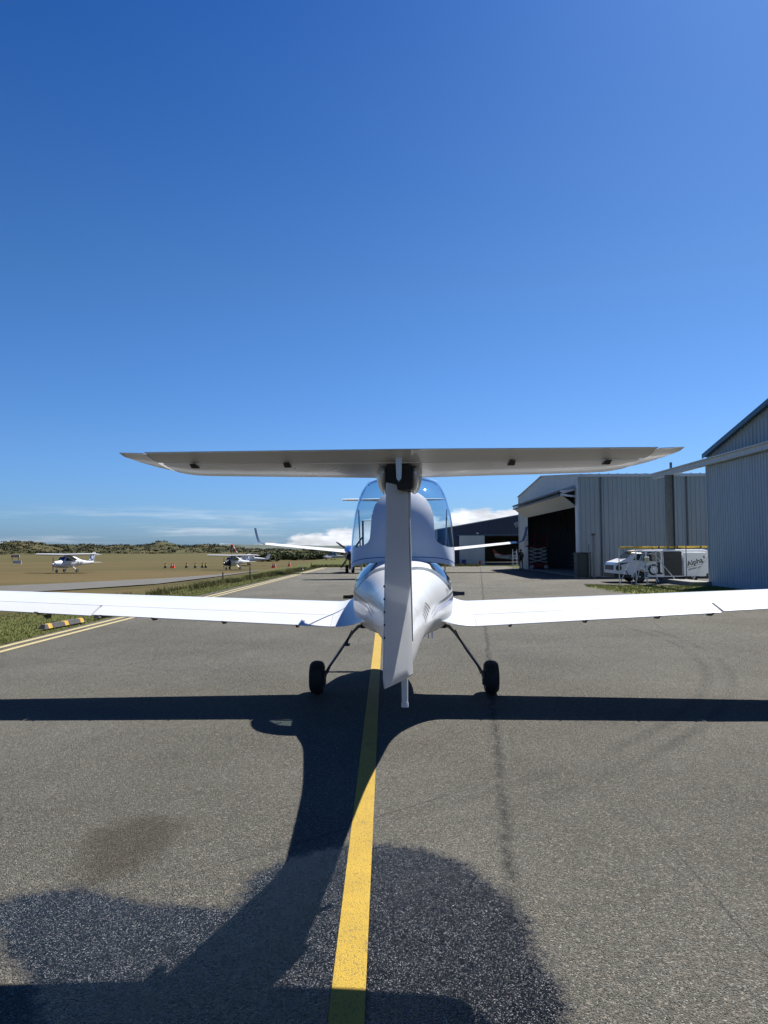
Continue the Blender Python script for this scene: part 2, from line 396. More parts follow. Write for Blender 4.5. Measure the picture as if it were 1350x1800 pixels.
# ------------------------------------------------------------------ ground
def grid(name, xs, ys, zf, m, kind='structure'):
    X, Y = np.meshgrid(xs, ys); Z = zf(X, Y); V = np.stack([X.ravel(), Y.ravel(), Z.ravel()], 1)
    nx = len(xs); i, j = np.meshgrid(np.arange(len(ys)-1), np.arange(nx-1), indexing='ij'); a = (i*nx+j).ravel()
    F = np.stack([a, a+1, a+nx+1, a+nx], 1)
    me = bpy.data.meshes.new(name); me.vertices.add(len(V)); me.vertices.foreach_set('co', V.ravel())
    me.loops.add(F.size); me.loops.foreach_set('vertex_index', F.ravel()); me.polygons.add(len(F))
    me.polygons.foreach_set('loop_start', np.arange(0, F.size, 4)); me.polygons.foreach_set('loop_total', np.full(len(F), 4))
    me.polygons.foreach_set('use_smooth', np.ones(len(F), bool)); me.update(calc_edges=True); me.materials.append(m)
    o = bpy.data.objects.new(name, me); C.objects.link(o); o['kind'] = kind
    return o, V
xs = np.concatenate([[-4000, -1500, -700, -300, -150, -80, -50, -35, -25, -20], np.arange(-17, -6, .5), np.arange(-6, 30, 6), [60, 150, 500, 1500, 4000]])
ys = np.concatenate([[-300, -60, -10], np.arange(0, 120, 4), [150, 220, 350, 500, 800, 1500, 3000, 5000]])
grid('ground', xs, ys, lambda X, Y: terr(X, Y)-.02, field)

wet_poly = [(-1.95, 3.45), (-1.84, 3.60), (-1.574, 3.68), (-1.146, 3.50), (-.763, 3.49), (-.68, 3.80), (-.55, 4.04), (-.3, 4.15), (-.094, 4.18), (.199, 4.14), (.44, 3.93), (.582, 3.58), (.65, 3.2), (.66, 2.83), (.63, 2.3), (.3, 1.9), (-.9, 1.9), (-1.2, 2.5), (-1.38, 2.86), (-1.62, 3.1)]
st_poly = [(-1.72, 4.10), (-1.74, 4.4), (-1.60, 4.62), (-1.40, 4.60), (-1.25, 4.45), (-1.27, 4.2), (-1.33, 3.86), (-1.5, 3.72), (-1.62, 3.85)]
def poly_sd(P, x, y):
    d = np.full(x.shape, 1e9); ins = np.zeros(x.shape, bool)
    for (ax, ay), (bx, by) in zip(P, P[1:]+P[:1]):
        ex, ey = bx-ax, by-ay; t = np.clip(((x-ax)*ex+(y-ay)*ey)/(ex*ex+ey*ey), 0, 1)
        d = np.minimum(d, np.hypot(x-ax-t*ex, y-ay-t*ey))
        c = ((ay > y) != (by > y)) & (x < (bx-ax)*(y-ay)/(by-ay+1e-12)+ax); ins ^= c
    return np.where(ins, d, -d)
xs = np.concatenate([[-6.95, -5, -3.6], np.arange(-2.6, 1.4, .025), [2, 3.5, 6, 8.1]])
ys = np.concatenate([[-12, -4, 0, 1.2], np.arange(1.7, 5.0, .025), [5.6, 7, 10, 15, 22, 27]])
wob_ = lambda X, Y: .05*np.sin(7*X+3*np.sin(5*Y))+.04*np.sin(11*Y+4*X)
ap, V = grid('apron', xs, ys, lambda X, Y: 0*X, asphalt)
for nm, P, w in (('wet', wet_poly, .10), ('stain', st_poly, .12)):
    d = poly_sd(P, V[:, 0], V[:, 1]) + .25*wob_(V[:, 0], V[:, 1])
    a = ap.data.attributes.new(nm, 'FLOAT', 'POINT'); a.data.foreach_set('value', np.clip(.5+d/(2*w), 0, 1))
# rest of the apron, up to the far hangar, butted edge to edge
V_ = [(-6.95, 27), (8.1, 27), (8.1, 67.5), (-6.05, 67.5)]
tag(mesh('apron', [(x, y, 0) for x, y in V_], [(0, 1, 2, 3)], asphalt), kind='structure')
V_ = [(8.1, -12), (22, -12), (22, 22), (12.2, 26), (9.4, 25.4), (8.9, 27), (8.1, 27)]
tag(mesh('apron', [(x, y, 0) for x, y in V_], [tuple(range(7))], asphalt), kind='structure')
V_ = [(8.1, 27), (8.9, 27), (8.8, 30), (9.6, 34.5), (10.3, 38), (11.4, 41.6), (11.4, 67.5), (8.1, 67.5)]
tag(mesh('apron', [(x, y, 0) for x, y in V_], [tuple(range(8))], asphalt), kind='structure')
# side strip path on the left
P_ = [(-42, 17.5), (-30, 33), (-25, 41.5), (-21, 46.5), (-16.5, 54), (-13.2, 60.5), (-11.6, 63.8)]
Q_ = [(-34, 14), (-24.5, 28.5), (-17.2, 38.6), (-14.2, 44.5), (-11.9, 51.5), (-10.9, 57.2), (-10.4, 59.5)]
V_ = []; F_ = []
for i in range(len(P_)):
    for k in range(6):
        t = k/5; x = P_[i][0]*(1-t)+Q_[i][0]*t; y = P_[i][1]*(1-t)+Q_[i][1]*t; V_.append((x, y, float(terr(x, y))+.03))
for i in range(len(P_)-1):
    for k in range(5): a = i*6+k; F_.append((a, a+1, a+7, a+6))
tag(mesh('side_taxiway', V_, F_, pathm, smooth=True), kind='structure')

def strip(name, pts, w, m, label, z=.004):
    V = []; k = len(pts)
    for i in range(k):
        d = (Vector(pts[min(i+1, k-1)])-Vector(pts[max(i-1, 0)])).normalized(); n = Vector((-d.y, d.x))*w/2
        p = Vector(pts[i]); V += [(p.x+n.x, p.y+n.y, z), (p.x-n.x, p.y-n.y, z)]
    return mesh(name, V, [(2*i, 2*i+1, 2*i+3, 2*i+2) for i in range(k-1)], m)
tag(strip('yellow_centre_line', [(-.145, -8), (-.148, 2.6), (-.14, 7), (-.128, 13), (-.12, 30), (-.1, 67)], .132, ypaint, ''), kind='structure')
le = [(-6.90, 2), (-6.80, 13.2), (-6.50, 26), (-6.12, 45), (-5.92, 57.3), (-5.7, 66.6)]
for off in (0, .30):
    tag(strip('yellow_edge_line', [(x+off, y) for x, y in le], .13, ypaint2, ''), kind='structure')
tag(strip('yellow_edge_line', [(-5.6, 66.8), (8, 66.9)], .25, ypaint2, ''), kind='structure')

# concrete slab in front of hangars
tag(MB().box(11.45, 30, 41.9, 59.6, -.05, .05).build('hangar_floor', concrete), kind='structure')
tag(MB().box(4.5, 26, 72.6, 90, -.05, .03).build('hangar_floor', concrete), kind='structure')

# ------------------------------------------------------------------ terrain far away
def hill(name, az0, az1, prof, D0, D1, m, bump, seed, label):
    na, nd = 420, 26; A = np.linspace(az0, az1, na); pr = np.interp(A, [p[0] for p in prof], [p[1] for p in prof])
    V = []; F = []
    for i, a in enumerate(A):
        for j in range(nd):
            t = j/(nd-1); D = D0+(D1-D0)*t; x = D*math.tan(a); y = D
            s = math.sin(min(1, t*1.35)*PI/2)**1.1 if t < .75 else max(0, 1-(t-.75)/.25*.6)
            nz = mnoise.fractal(Vector((x*bump[1], y*bump[1], seed)), 1, 2, 6)
            nz2 = mnoise.fractal(Vector((x*.02, y*.035, seed+3)), 1, 2, 3)
            z = -.45 + pr[i]*s*(1+.35*nz2*(1-t)) + bump[0]*nz*min(1, t*4)
            V.append((x, y, z))
    for i in range(na-1):
        for j in range(nd-1): a = i*nd+j; F.append((a, a+nd, a+nd+1, a+1))
    o = mesh(name, V, F, m, smooth=True); return tag(o, kind='structure')
def azp(px): return math.atan((px-675)/1248)
dp = [(-200, 17), (0, 15), (40, 19), (60, 18), (100, 11.5), (150, 12), (185, 9.5), (215, 12), (245, 11), (268, 13), (283, 17), (300, 13), (325, 10), (360, 11.5), (385, 9), (410, 6.5), (450, 3.5), (520, 1.5), (700, .5), (900, .5)]
duneo = hill('dunes', azp(-250), azp(760), [(azp(a), z*.46+.5) for a, z in dp], 430, 560, dune, (1.5, .06), 1.0, '')
hp = [(200, 6), (330, 8), (360, 9.5), (400, 12), (430, 10), (450, 11), (520, 8.5), (600, 7.5), (680, 7), (760, 8), (900, 6), (1500, 6)]
hill('distant_hills', azp(-400), azp(1700), [(azp(a), z*1.55+2) for a, z in hp], 1900, 2500, hillm, (2.5, .008), 4.0, '')

def leaf_cloud(centres, rads, n, size, seed):
    r = np.random.default_rng(seed); V = []; F = []
    for (cx, cy, cz), (rx, ry, rz) in zip(centres, rads):
        u = r.normal(size=(n, 3)); u /= np.linalg.norm(u, axis=1)[:, None]; rad = r.uniform(.55, 1.05, n)**.6
        P = u*rad[:, None]*np.array([rx, ry, rz]) + np.array([cx, cy, cz]); P[:, 2] = np.maximum(P[:, 2], cz-rz*.9)
        a = r.normal(size=(n, 3)); a += u*.3; a /= np.linalg.norm(a, axis=1)[:, None]
        b = np.cross(a, u+r.normal(size=(n, 3))*.5); b /= np.linalg.norm(b, axis=1)[:, None]
        s = size*r.uniform(.5, 1.3, n)[:, None]
        q0 = len(V)
        V += np.stack([P-a*s, P+b*s*.6, P+a*s, P-b*s*.6], 1).reshape(-1, 3).tolist()
        F += (np.arange(n*4).reshape(n, 4)+q0).tolist()
    return V, F
# scrub clumps over the dunes
cs = []; rs = []
me = duneo.data; n_v = len(me.vertices)
for k in range(1500):
    v = me.vertices[random.randrange(n_v)].co
    if v.z < -.2 or v.x > -40: continue
    w = random.uniform(1.0, 2.6); cs.append((v.x+random.uniform(-2, 2), v.y+random.uniform(-2, 2), v.z+w*.05)); rs.append((w*1.5, w, w*.45))
V_, F_ = leaf_cloud(cs, rs, 40, .5, 3)
tag(mesh('dune_scrub', V_, F_, scrubm), kind='stuff')
bl = ['low dark bush in the hedge line beyond the grass, leftmost of the row', 'rounded bush under the left winglet of the big twin', 'wide green bush behind the long left wing of the big twin', 'tall dark bush standing highest in the hedge line', 'pale olive bush in the middle of the hedge line', 'dense bush behind the outer left wing panel', 'bush in the hedge line left of the far white aircraft', 'bush directly behind the far white aircraft', 'low bush nearest the blue engine nacelle', 'last bush of the hedge line hidden partly by the white aircraft cabin']
for i in range(10):
    px = 452+i*19.5+random.uniform(-4, 4); Y = random.uniform(128, 150); x = (px-675)/1248*Y
    t = thing('scrub_bush', bl[i], 'bush', (x, Y, float(terr(x, Y))), group='bushes in the hedge line beyond the grass field')
    cs = []; rs = []
    for k in range(9):
        w = random.uniform(.5, .85)*(1.15-.06*i); cs.append((random.uniform(-1.6, 1.6), random.uniform(-1, 1), w*.7+random.uniform(0, .45))); rs.append((w*1.2, w, w*.9))
    V_, F_ = leaf_cloud(cs, rs, 170, .16, 20+i)
    mesh('crown', V_, F_, hedgem if i % 3 else scrubm2, t)
    b = MB()
    for k in range(3): b.tube([(random.uniform(-.3, .3), 0, -.1), (random.uniform(-.9, .9), random.uniform(-.4, .4), .9)], [.06, .03], 5)
    b.build('stem', bark, t)
# hedge background mass that runs on along the field edge
cs = []; rs = []
for k in range(330):
    x = random.uniform(-31, 12); y = random.uniform(150, 172); w = random.uniform(.7, 1.5)
    if x < -26: w *= .7
    cs.append((x, y, float(terr(x, y))+w*.45)); rs.append((w*1.5, w, w*.75))
V_, F_ = leaf_cloud(cs, rs, 90, .3, 9)
tag(mesh('scrub_belt', V_, F_, hedgem), kind='stuff')

# ------------------------------------------------------------------ grass and weeds
def blades(name, pts, hmin, hmax, w, m, seed, lean=.35):
    r = np.random.default_rng(seed); P = np.array(pts); n = len(P)
    a = r.uniform(0, 2*PI, n); h = r.uniform(hmin, hmax, n); d = np.stack([np.cos(a), np.sin(a), 0*a], 1)
    l = r.normal(size=(n, 2))*lean*h[:, None]; tip = P+np.stack([l[:, 0], l[:, 1], h], 1)
    ww = (w*r.uniform(.6, 1.4, n))[:, None]
    V = np.stack([P-d*ww, P+d*ww, tip], 1).reshape(-1, 3); F = np.arange(3*n).reshape(n, 3)
    return tag(mesh(name, V.tolist(), F.tolist(), m), kind='stuff')
edge_x = lambda y: np.interp(y, [p[1] for p in le], [p[0] for p in le])-.12
pts = []
for k in range(42000):
    y = 11+ (random.random()**1.6)*56; x = float(edge_x(y))-.02-random.random()**1.4*(3.2 if y > 22 else 4.5)
    pts.append((x, y, float(terr(x, y))-.02))
blades('verge_grass', pts, .02, .055, .008, grassm, 1)
pts = []
for k in range(15000):
    y = 24+random.random()*40; c0 = np.interp(y, [24, 28, 41, 52, 66], [-9.4, -9.0, -8.25, -7.4, -6.7]); x = c0+random.gauss(0, .28)
    if mnoise.noise(Vector((x*1.1, y*.5, 3))) < -.12: continue
    pts.append((x, y, float(terr(x, y))-.02))
blades('tall_weeds', pts, .05, .33, .010, weedm, 2, .35)
pts = []
for k in range(5000):
    y = random.uniform(66.9, 69.5); x = random.uniform(-7, 9)
    pts.append((x, y, -.02))
blades('far_verge_grass', pts, .08, .35, .03, weedm, 5, .3)
# mown grass patch right, beside the van
gp = [(8.85, 31.0), (9.25, 32.9), (10.6, 31.9), (12.3, 31.6), (14.1, 30.6), (14.1, 26), (12.2, 26), (9.4, 25.4), (8.95, 27)]
tag(mesh('grass_patch', [(x, y, .004) for x, y in gp], [tuple(range(len(gp)))[::-1]], grassm), kind='structure')
pts = []
P = gp
while len(pts) < 14000:
    x = random.uniform(8.7, 14.1); y = random.uniform(25.2, 33)
    if poly_sd(P, np.array([x]), np.array([y]))[0] > -.08*random.random(): pts.append((x, y, 0))
blades('patch_grass', pts, .03, .09, .008, grassm, 6)
q = NB('gravel_ground'); v = q.co()
q.l(q.mix(q.mr(q.noise(v, 4, 6, .7), .3, .7), (.03, .027, .022), (.06, .055, .045)), q.b.inputs['Base Color']); q.b.inputs['Roughness'].default_value = .95
V_ = [(8.9, 27), (12.2, 26), (22, 22), (40, 22), (40, 41.8), (11.4, 41.6), (10.3, 38), (9.6, 34.5), (8.8, 30)]
tag(mesh('gravel_yard', [(x, y, -.004) for x, y in V_], [tuple(range(len(V_)))], q.m), kind='structure')

# ------------------------------------------------------------------ the trainer aircraft in front (seen from behind)
AC = thing('light_aircraft', 'white T-tail trainer with its canopy tilted open, parked nearest on the yellow line', 'aircraft', (.07, 3.33, 0), R(-1.7))

def naca(c0, c1, n=14, t=.12, camber=.02):
    """closed airfoil loop between chord fractions c0..c1 : list of (s, z) unit chord, lower side first backwards"""
    s = [c0+(c1-c0)*(1-math.cos(PI*i/n))/2 if c0 == 0 else c0+(c1-c0)*i/n for i in range(n+1)]
    def th(x): return 5*t*(.2969*math.sqrt(max(x, 0))-.126*x-.3516*x*x+.2843*x**3-.1030*x**4)
    def cm(x): return camber*4*x*(1-x)
    up = [(x, cm(x)+th(x)) for x in s]; lo = [(x, cm(x)-th(x)) for x in s]
    if c1 >= .999: up[-1] = (1, .003); lo[-1] = (1, -.003)
    return up[::-1] + (lo[1:] if c0 == 0 else lo)
def wing_ring(st, c0, c1, n=14, camber=.02, rot=0, hinge=None):
    """st = (x, y_le, z_le, y_te, z_te, thickness)"""
    x, yl, zl, yt, zt, t = st; ch = yl-yt; out = []
    for s, z in naca(c0, c1, n, t, camber):
        y = yl-s*ch; zz = zl+(zt-zl)*s+z*ch
        if rot:
            hy = yl-c0*ch; hz = zl+(zt-zl)*c0; dy, dz = y-hy, zz-hz
            y = hy+dy*math.cos(rot)-dz*math.sin(rot); zz = hz+dy*math.sin(rot)+dz*math.cos(rot)
        out.append((x, y, zz))
    return out
def sp_interp(tab, x):
    ks = [r[0] for r in tab]
    return [float(np.interp(x, ks, [r[i] for r in tab])) for i in range(1, len(tab[0]))]
def smooth_tab(tab, x):
    """catmull-rom interpolation of table rows"""
    ks = [r[0] for r in tab]; x = min(max(x, ks[0]), ks[-1]); i = min(max(np.searchsorted(ks, x)-1, 0), len(ks)-2)
    h = ks[i+1]-ks[i]; t = (x-ks[i])/h; out = []
    for c in range(1, len(tab[0])):
        p1, p2 = tab[i][c], tab[i+1][c]
        m1 = (p2-tab[i-1][c])/(ks[i+1]-ks[i-1]) if i > 0 else (p2-p1)/h
        m2 = (tab[i+2][c]-p1)/(ks[i+2]-ks[i]) if i+2 < len(ks) else (p2-p1)/h
        out.append((2*t**3-3*t*t+1)*p1+(t**3-2*t*t+t)*h*m1+(-2*t**3+3*t*t)*p2+(t**3-t*t)*h*m2)
    return out
#       y     halfw  ztop  zbot  zwide(frac)  exponent
FT = [(.39, .052, 1.305, 1.02, .5, 2.3), (.9, .088, 1.315, .975, .48, 2.4), (1.6, .133, 1.33, .94, .47, 2.4), (2.4, .192, 1.355, .90, .46, 2.4),
      (3.1, .275, 1.41, .865, .45, 2.4), (3.6, .345, 1.485, .835, .43, 2.35), (4.0, .455, 1.555, .80, .42, 2.4), (4.3, .525, 1.60, .775, .42, 2.5),
      (4.6, .552, 1.61, .76, .43, 2.6), (5.0, .56, 1.61, .755, .43, 2.6), (5.9, .545, 1.50, .755, .45, 2.6), (6.35, .50, 1.30, .76, .5, 2.5), (6.8, .42, 1.24, .78, .5, 2.4), (7.05, .30, 1.17, .84, .5, 2.2)]
def fus(y, a):
    """a: 0 top, +-pi bottom; + = right side"""
    hw, zt, zb, fr, e = smooth_tab(FT, y); zc = zb+(zt-zb)*fr
    s, c = math.sin(a), math.cos(a)
    x = hw*math.copysign(abs(s)**(2/e), s); z = (zt-zc if c > 0 else zc-zb)*math.copysign(abs(c)**(2/e), c)
    return Vector((x, y, zc+z))
SILL = 1.45
def fus_clip(y, a):
    p = fus(y, a)
    return p
nA = 144
ysA = list(np.linspace(.39, 4.50, 150))
b = MB(); rings = [[fus(y, 2*PI*j/nA) for j in range(nA)] for y in ysA]
# aft body to the cabin bulkhead, then cockpit with cut-down sides, then cowling
b.loft(rings, cap=True)
b.build('fuselage', white, AC, True)
b = MB(); yc = list(np.linspace(4.503, 5.90, 24))
rings = []
for y in yc:
    ring = []
    for j in range(nA+1):
        a = -PI + 2*PI*j/nA
        p = fus(y, a)
        ring.append(p)
    # keep only points under the sill; bend to inner lip
    sill = SILL-.04*(y-4.5)/1.4
    lo = [p for p in ring if True]
    out = []
    for j in range(49):
        # angle range from -amax to +amax measured from the bottom
        t = -1+2*j/48; a_s = .0
        # find angle where z = sill by bisection
        lo_a, hi_a = .05, PI
        for _ in range(22):
            m_ = (lo_a+hi_a)/2
            if fus(y, m_).z > sill: lo_a = m_
            else: hi_a = m_
        am = PI-lo_a; a = PI*1.0 - am*abs(t)
        p = fus(y, a); out.append(Vector((-p.x if t < 0 else p.x, p.y, p.z)))
    l, r = out[0], out[-1]
    full = [Vector((l.x+.07, y, l.z-.30)), Vector((l.x+.055, y, l.z-.01)), Vector((l.x+.01, y, l.z+.006))]+out+[Vector((r.x-.01, y, r.z+.006)), Vector((r.x-.055, y, r.z-.01)), Vector((r.x-.07, y, r.z-.30))]
    rings.append(full)
b.loft(rings, cap=False, closed=False).build('cockpit_shell', white, AC, True)
b = MB()
b.box(-.47, .47, 4.52, 5.88, .83, .86); b.box(-.47, .47, 5.80, 5.86, .86, 1.33); b.box(-.02, .02, 4.6, 5.6, .86, 1.02)
b.build('cockpit_tub', interior, AC)
cowl = MB(); rings = [[fus(y, 2*PI*j/nA) for j in range(nA)] for y in np.linspace(5.903, 7.05, 20)]
for r_ in rings[:9]:
    for p in r_:
        lim = 1.345-.02*(p.y-5.9)
        if p.z > lim: p.z = lim+(p.z-lim)*max(0, (p.y-5.9)/.5)*.6
cowl.loft(rings).build('engine_cowling', white, AC, True)
b = MB(); b.box(-.46, .46, 5.70, 5.86, 1.30, 1.42, .03); b.build('instrument_panel', plastic, AC)
for sx in (-1, 1):
    st = MB()
    st.box(sx*.24-.19, sx*.24+.19, 4.75, 5.2, .88, .98, .04)
    Mx = Matrix.Translation((sx*.24, 4.68, .95)) @ Matrix.Rotation(R(14), 4, 'X')
    st.box(-.19, .19, -.05, .05, 0, .56, .04, Mx); st.box(-.11, .11, -.04, .04, .585, .70, .03, Mx)
    st.build('seat', seatm, AC, True)
    b = MB(); b.tube([(sx*.24, 5.25, .86), (sx*.24, 5.22, 1.15)], .012); b.tube([(sx*.24-.02, 5.22, 1.15), (sx*.24+.02, 5.22, 1.16)], .02); b.build('control_stick', plastic, AC)

def patch(name, m, y0, y1, lo, hi, ny=26, na=14, off=.004, side=1, parent=AC, surf=fus, thick=0):
    """sheet lying on the fuselage; lo/hi are functions of t in 0..1 giving the angle"""
    V = []; F = []
    for i in range(ny+1):
        t = i/ny; y = y0+(y1-y0)*t
        for j in range(na+1):
            a = (lo(t)+(hi(t)-lo(t))*j/na)*side
            p = surf(y, a); e = 1e-3
            nrm = (surf(y+e, a)-surf(y-e, a)).cross(surf(y, a+e)-surf(y, a-e)).normalized()
            c0 = surf(y, 0); 
            if nrm.dot(p-Vector((0, y, (c0.z+surf(y, PI).z)/2))) < 0: nrm = -nrm
            V.append(p+nrm*off)
    for i in range(ny):
        for j in range(na):
            a = i*(na+1)+j; F.append((a, a+1, a+na+2, a+na+1))
    o = MB().add(V, F).build(name, m, parent, True); return o
def arc(*ks): 
    return lambda t: float(np.interp(t, [k[0] for k in ks], [k[1] for k in ks]))
def sarc(*ks):
    tab = [(k[0], k[1]) for k in ks]
    return lambda t: smooth_tab(tab, t)[0]
for s in (1, -1):
    patch('rear_quarter_window', darkglass, 4.06, 4.497, sarc((0, .62), (.35, .50), (1, .38)), sarc((0, .70), (.15, .95), (.6, 1.10), (1, 1.17)), off=.004, side=s)
    patch('window_seal', black, 4.045, 4.499, sarc((0, .63), (.35, .48), (1, .36)), sarc((0, .71), (.15, .97), (.6, 1.13), (1, 1.20)), off=.002, side=s)
    patch('grey_swoosh', dkgrey, 3.62, 4.44, sarc((0, .06), (.25, .22), (.5, .66), (.8, 1.12), (1, 1.235)), sarc((0, .10), (.25, .46), (.5, 1.02), (.75, 1.34), (1, 1.26)), off=.0030, side=s)
    patch('grey_stripe', dkgrey, 2.9, 4.45, sarc((0, 1.52), (.3, 1.48), (.7, 1.41), (1, 1.385)), sarc((0, 1.53), (.3, 1.515), (.7, 1.46), (1, 1.425)), 40, 3, .0030, s)
    patch('blue_stripe', navy, 3.0, 4.45, sarc((0, 1.62), (.3, 1.57), (.7, 1.50), (1, 1.47)), sarc((0, 1.63), (.3, 1.61), (.7, 1.56), (1, 1.54)), 40, 3, .0030, s)
for k in range(5):
    y0 = 2.08+.125*k; a0 = 1.20-.045*k
    patch('louvre', black, y0, y0+.27, arc((0, a0), (1, a0+.34)), arc((0, a0+.045), (1, a0+.385)), 8, 2, .003, 1)
# fuselage panel seams
for y0 in (1.55, 3.02):
    patch('panel_seam', black, y0, y0+.004, arc((0, -2.9), (1, -2.9)), arc((0, 2.9), (1, 2.9)), 1, 60, .0012, 1)
p = fus(4.18, 1.26); n_ = Vector((1, -.12, .25)).normalized()
xa = Vector((.1, 1, 0)).normalized(); ya = n_.cross(xa).normalized(); xa = ya.cross(n_)
Mt = Matrix((( xa.x, ya.x, n_.x, p.x+.008), (xa.y, ya.y, n_.y, p.y), (xa.z, ya.z, n_.z, p.z), (0, 0, 0, 1)))
text_mesh('registration_letters', 'ZK-SCW', .075, letters, AC, Mt, .001)

# canopy: modelled closed, then tilted open about its rear hinge
#      y     hw    crown  sill   exponent
KT = [(4.30, .548, 1.615, 1.545, 3.4), (4.45, .562, 1.71, 1.50, 3.1), (4.7, .575, 1.83, 1.42, 2.6), (4.95, .575, 1.895, 1.38, 2.4), (5.2, .56, 1.885, 1.365, 2.3), (5.45, .525, 1.79, 1.36, 2.2), (5.62, .48, 1.66, 1.355, 2.2), (5.78, .43, 1.46, 1.35, 2.2)]
CAN_A = R(54); HY, HZ = 4.42, 1.47
def can(y, a, off=0):
    hw, zt, zs, e = smooth_tab(KT, y)
    s, c = math.sin(a), math.cos(a)
    x = (hw+off)*math.copysign(abs(s)**(2/e), s); z = zs+(zt-zs+off)*abs(c)**(2/e)
    dy, dz = y-HY, z-HZ
    return Vector((x, HY+dy*math.cos(CAN_A)-dz*math.sin(CAN_A), HZ+dy*math.sin(CAN_A)+dz*math.cos(CAN_A)))
ny, na = 170, 190; yy = np.linspace(4.385, 5.78, ny+1); aa = np.linspace(-PI/2, PI/2, na+1)
def painted(y, a):
    hw, zt, zs, e = smooth_tab(KT, y); s = math.sin(a); x = hw*abs(s)**(2/e); z = zs+(zt-zs)*abs(math.cos(a))**(2/e)
    zr = HZ+(y-HY)*math.sin(CAN_A)+(z-HZ)*math.cos(CAN_A)
    if zr < 1.715 or z < zs+.03 or y > 5.755: return True
    t = (y-4.50)/.72
    if t < 1.0:
        w = .345*(1-max(0, t)**4.5)**.5
        w += .16*math.exp(-max(0, zr-1.715)/.035)
        if x < w: return True
    return False
off_o = [[can(y, a) for a in aa] for y in yy]; off_i = [[can(y, a, -.012) for a in aa] for y in yy]
V_ = [p for r_ in off_o for p in r_]; nV = len(V_); V_ += [p for r_ in off_i for p in r_]
Fp = []; Fg = []; w_ = na+1
pm = np.zeros((ny, na), bool)
for i in range(ny):
    for j in range(na): pm[i, j] = painted((yy[i]+yy[i+1])/2, (aa[j]+aa[j+1])/2)
for i in range(ny):
    for j in range(na):
        a = i*w_+j; qd = (a, a+1, a+w_+1, a+w_)
        if pm[i, j]: Fp.append(qd); Fp.append(tuple(nV+k for k in qd[::-1]))
        else: Fg.append(qd)
        for (di, dj, e0, e1) in ((-1, 0, a, a+1), (1, 0, a+w_+1, a+w_), (0, -1, a+w_, a), (0, 1, a+1, a+w_+1)):
            ii, jj = i+di, j+dj
            out = ii < 0 or jj < 0 or ii >= ny or jj >= na
            if pm[i, j] and (out or not pm[ii, jj]): Fp.append((e0, e0+nV, e1+nV, e1))
def sub(name, F, m, parent, smooth):
    use = sorted({k for f in F for k in f}); mp = {k: i for i, k in enumerate(use)}
    b = MB().add([V_[k] for k in use], [tuple(mp[k] for k in f) for f in F]); return b.build(name, m, parent, smooth)
canopy = sub('canopy_frame', Fp, sky_white, AC, True)
sub('canopy_glass', Fg, acrylic, AC, True)
b = MB(); b.loft([[can(4.425, a, .0015) for a in np.linspace(-PI/2, PI/2, 60)], [can(4.433, a, .0015) for a in np.linspace(-PI/2, PI/2, 60)]], cap=False, closed=False).build('canopy_pinstripe', navy, AC)
# inner arch and stay of the open canopy
b = MB(); b.tube([can(5.74, a, -.03) for a in np.linspace(-1.5, 1.5, 30)], .012, 6); b.build('canopy_bow', plastic, AC)
for s in (-1, 1):
    b = MB(); b.tube([(s*.49, 5.05, 1.40), can(5.3, s*1.45, -.03)], .009, 6); b.build('canopy_strut', steel, AC)
b = MB(); b.tube([can(5.0, -1.1, -.08)+Vector((0, 0, 0)), can(5.0, -1.1, -.08)+Vector((0, .02, -.28))], .012, 6);  b.build('belt_strap', plastic, AC)

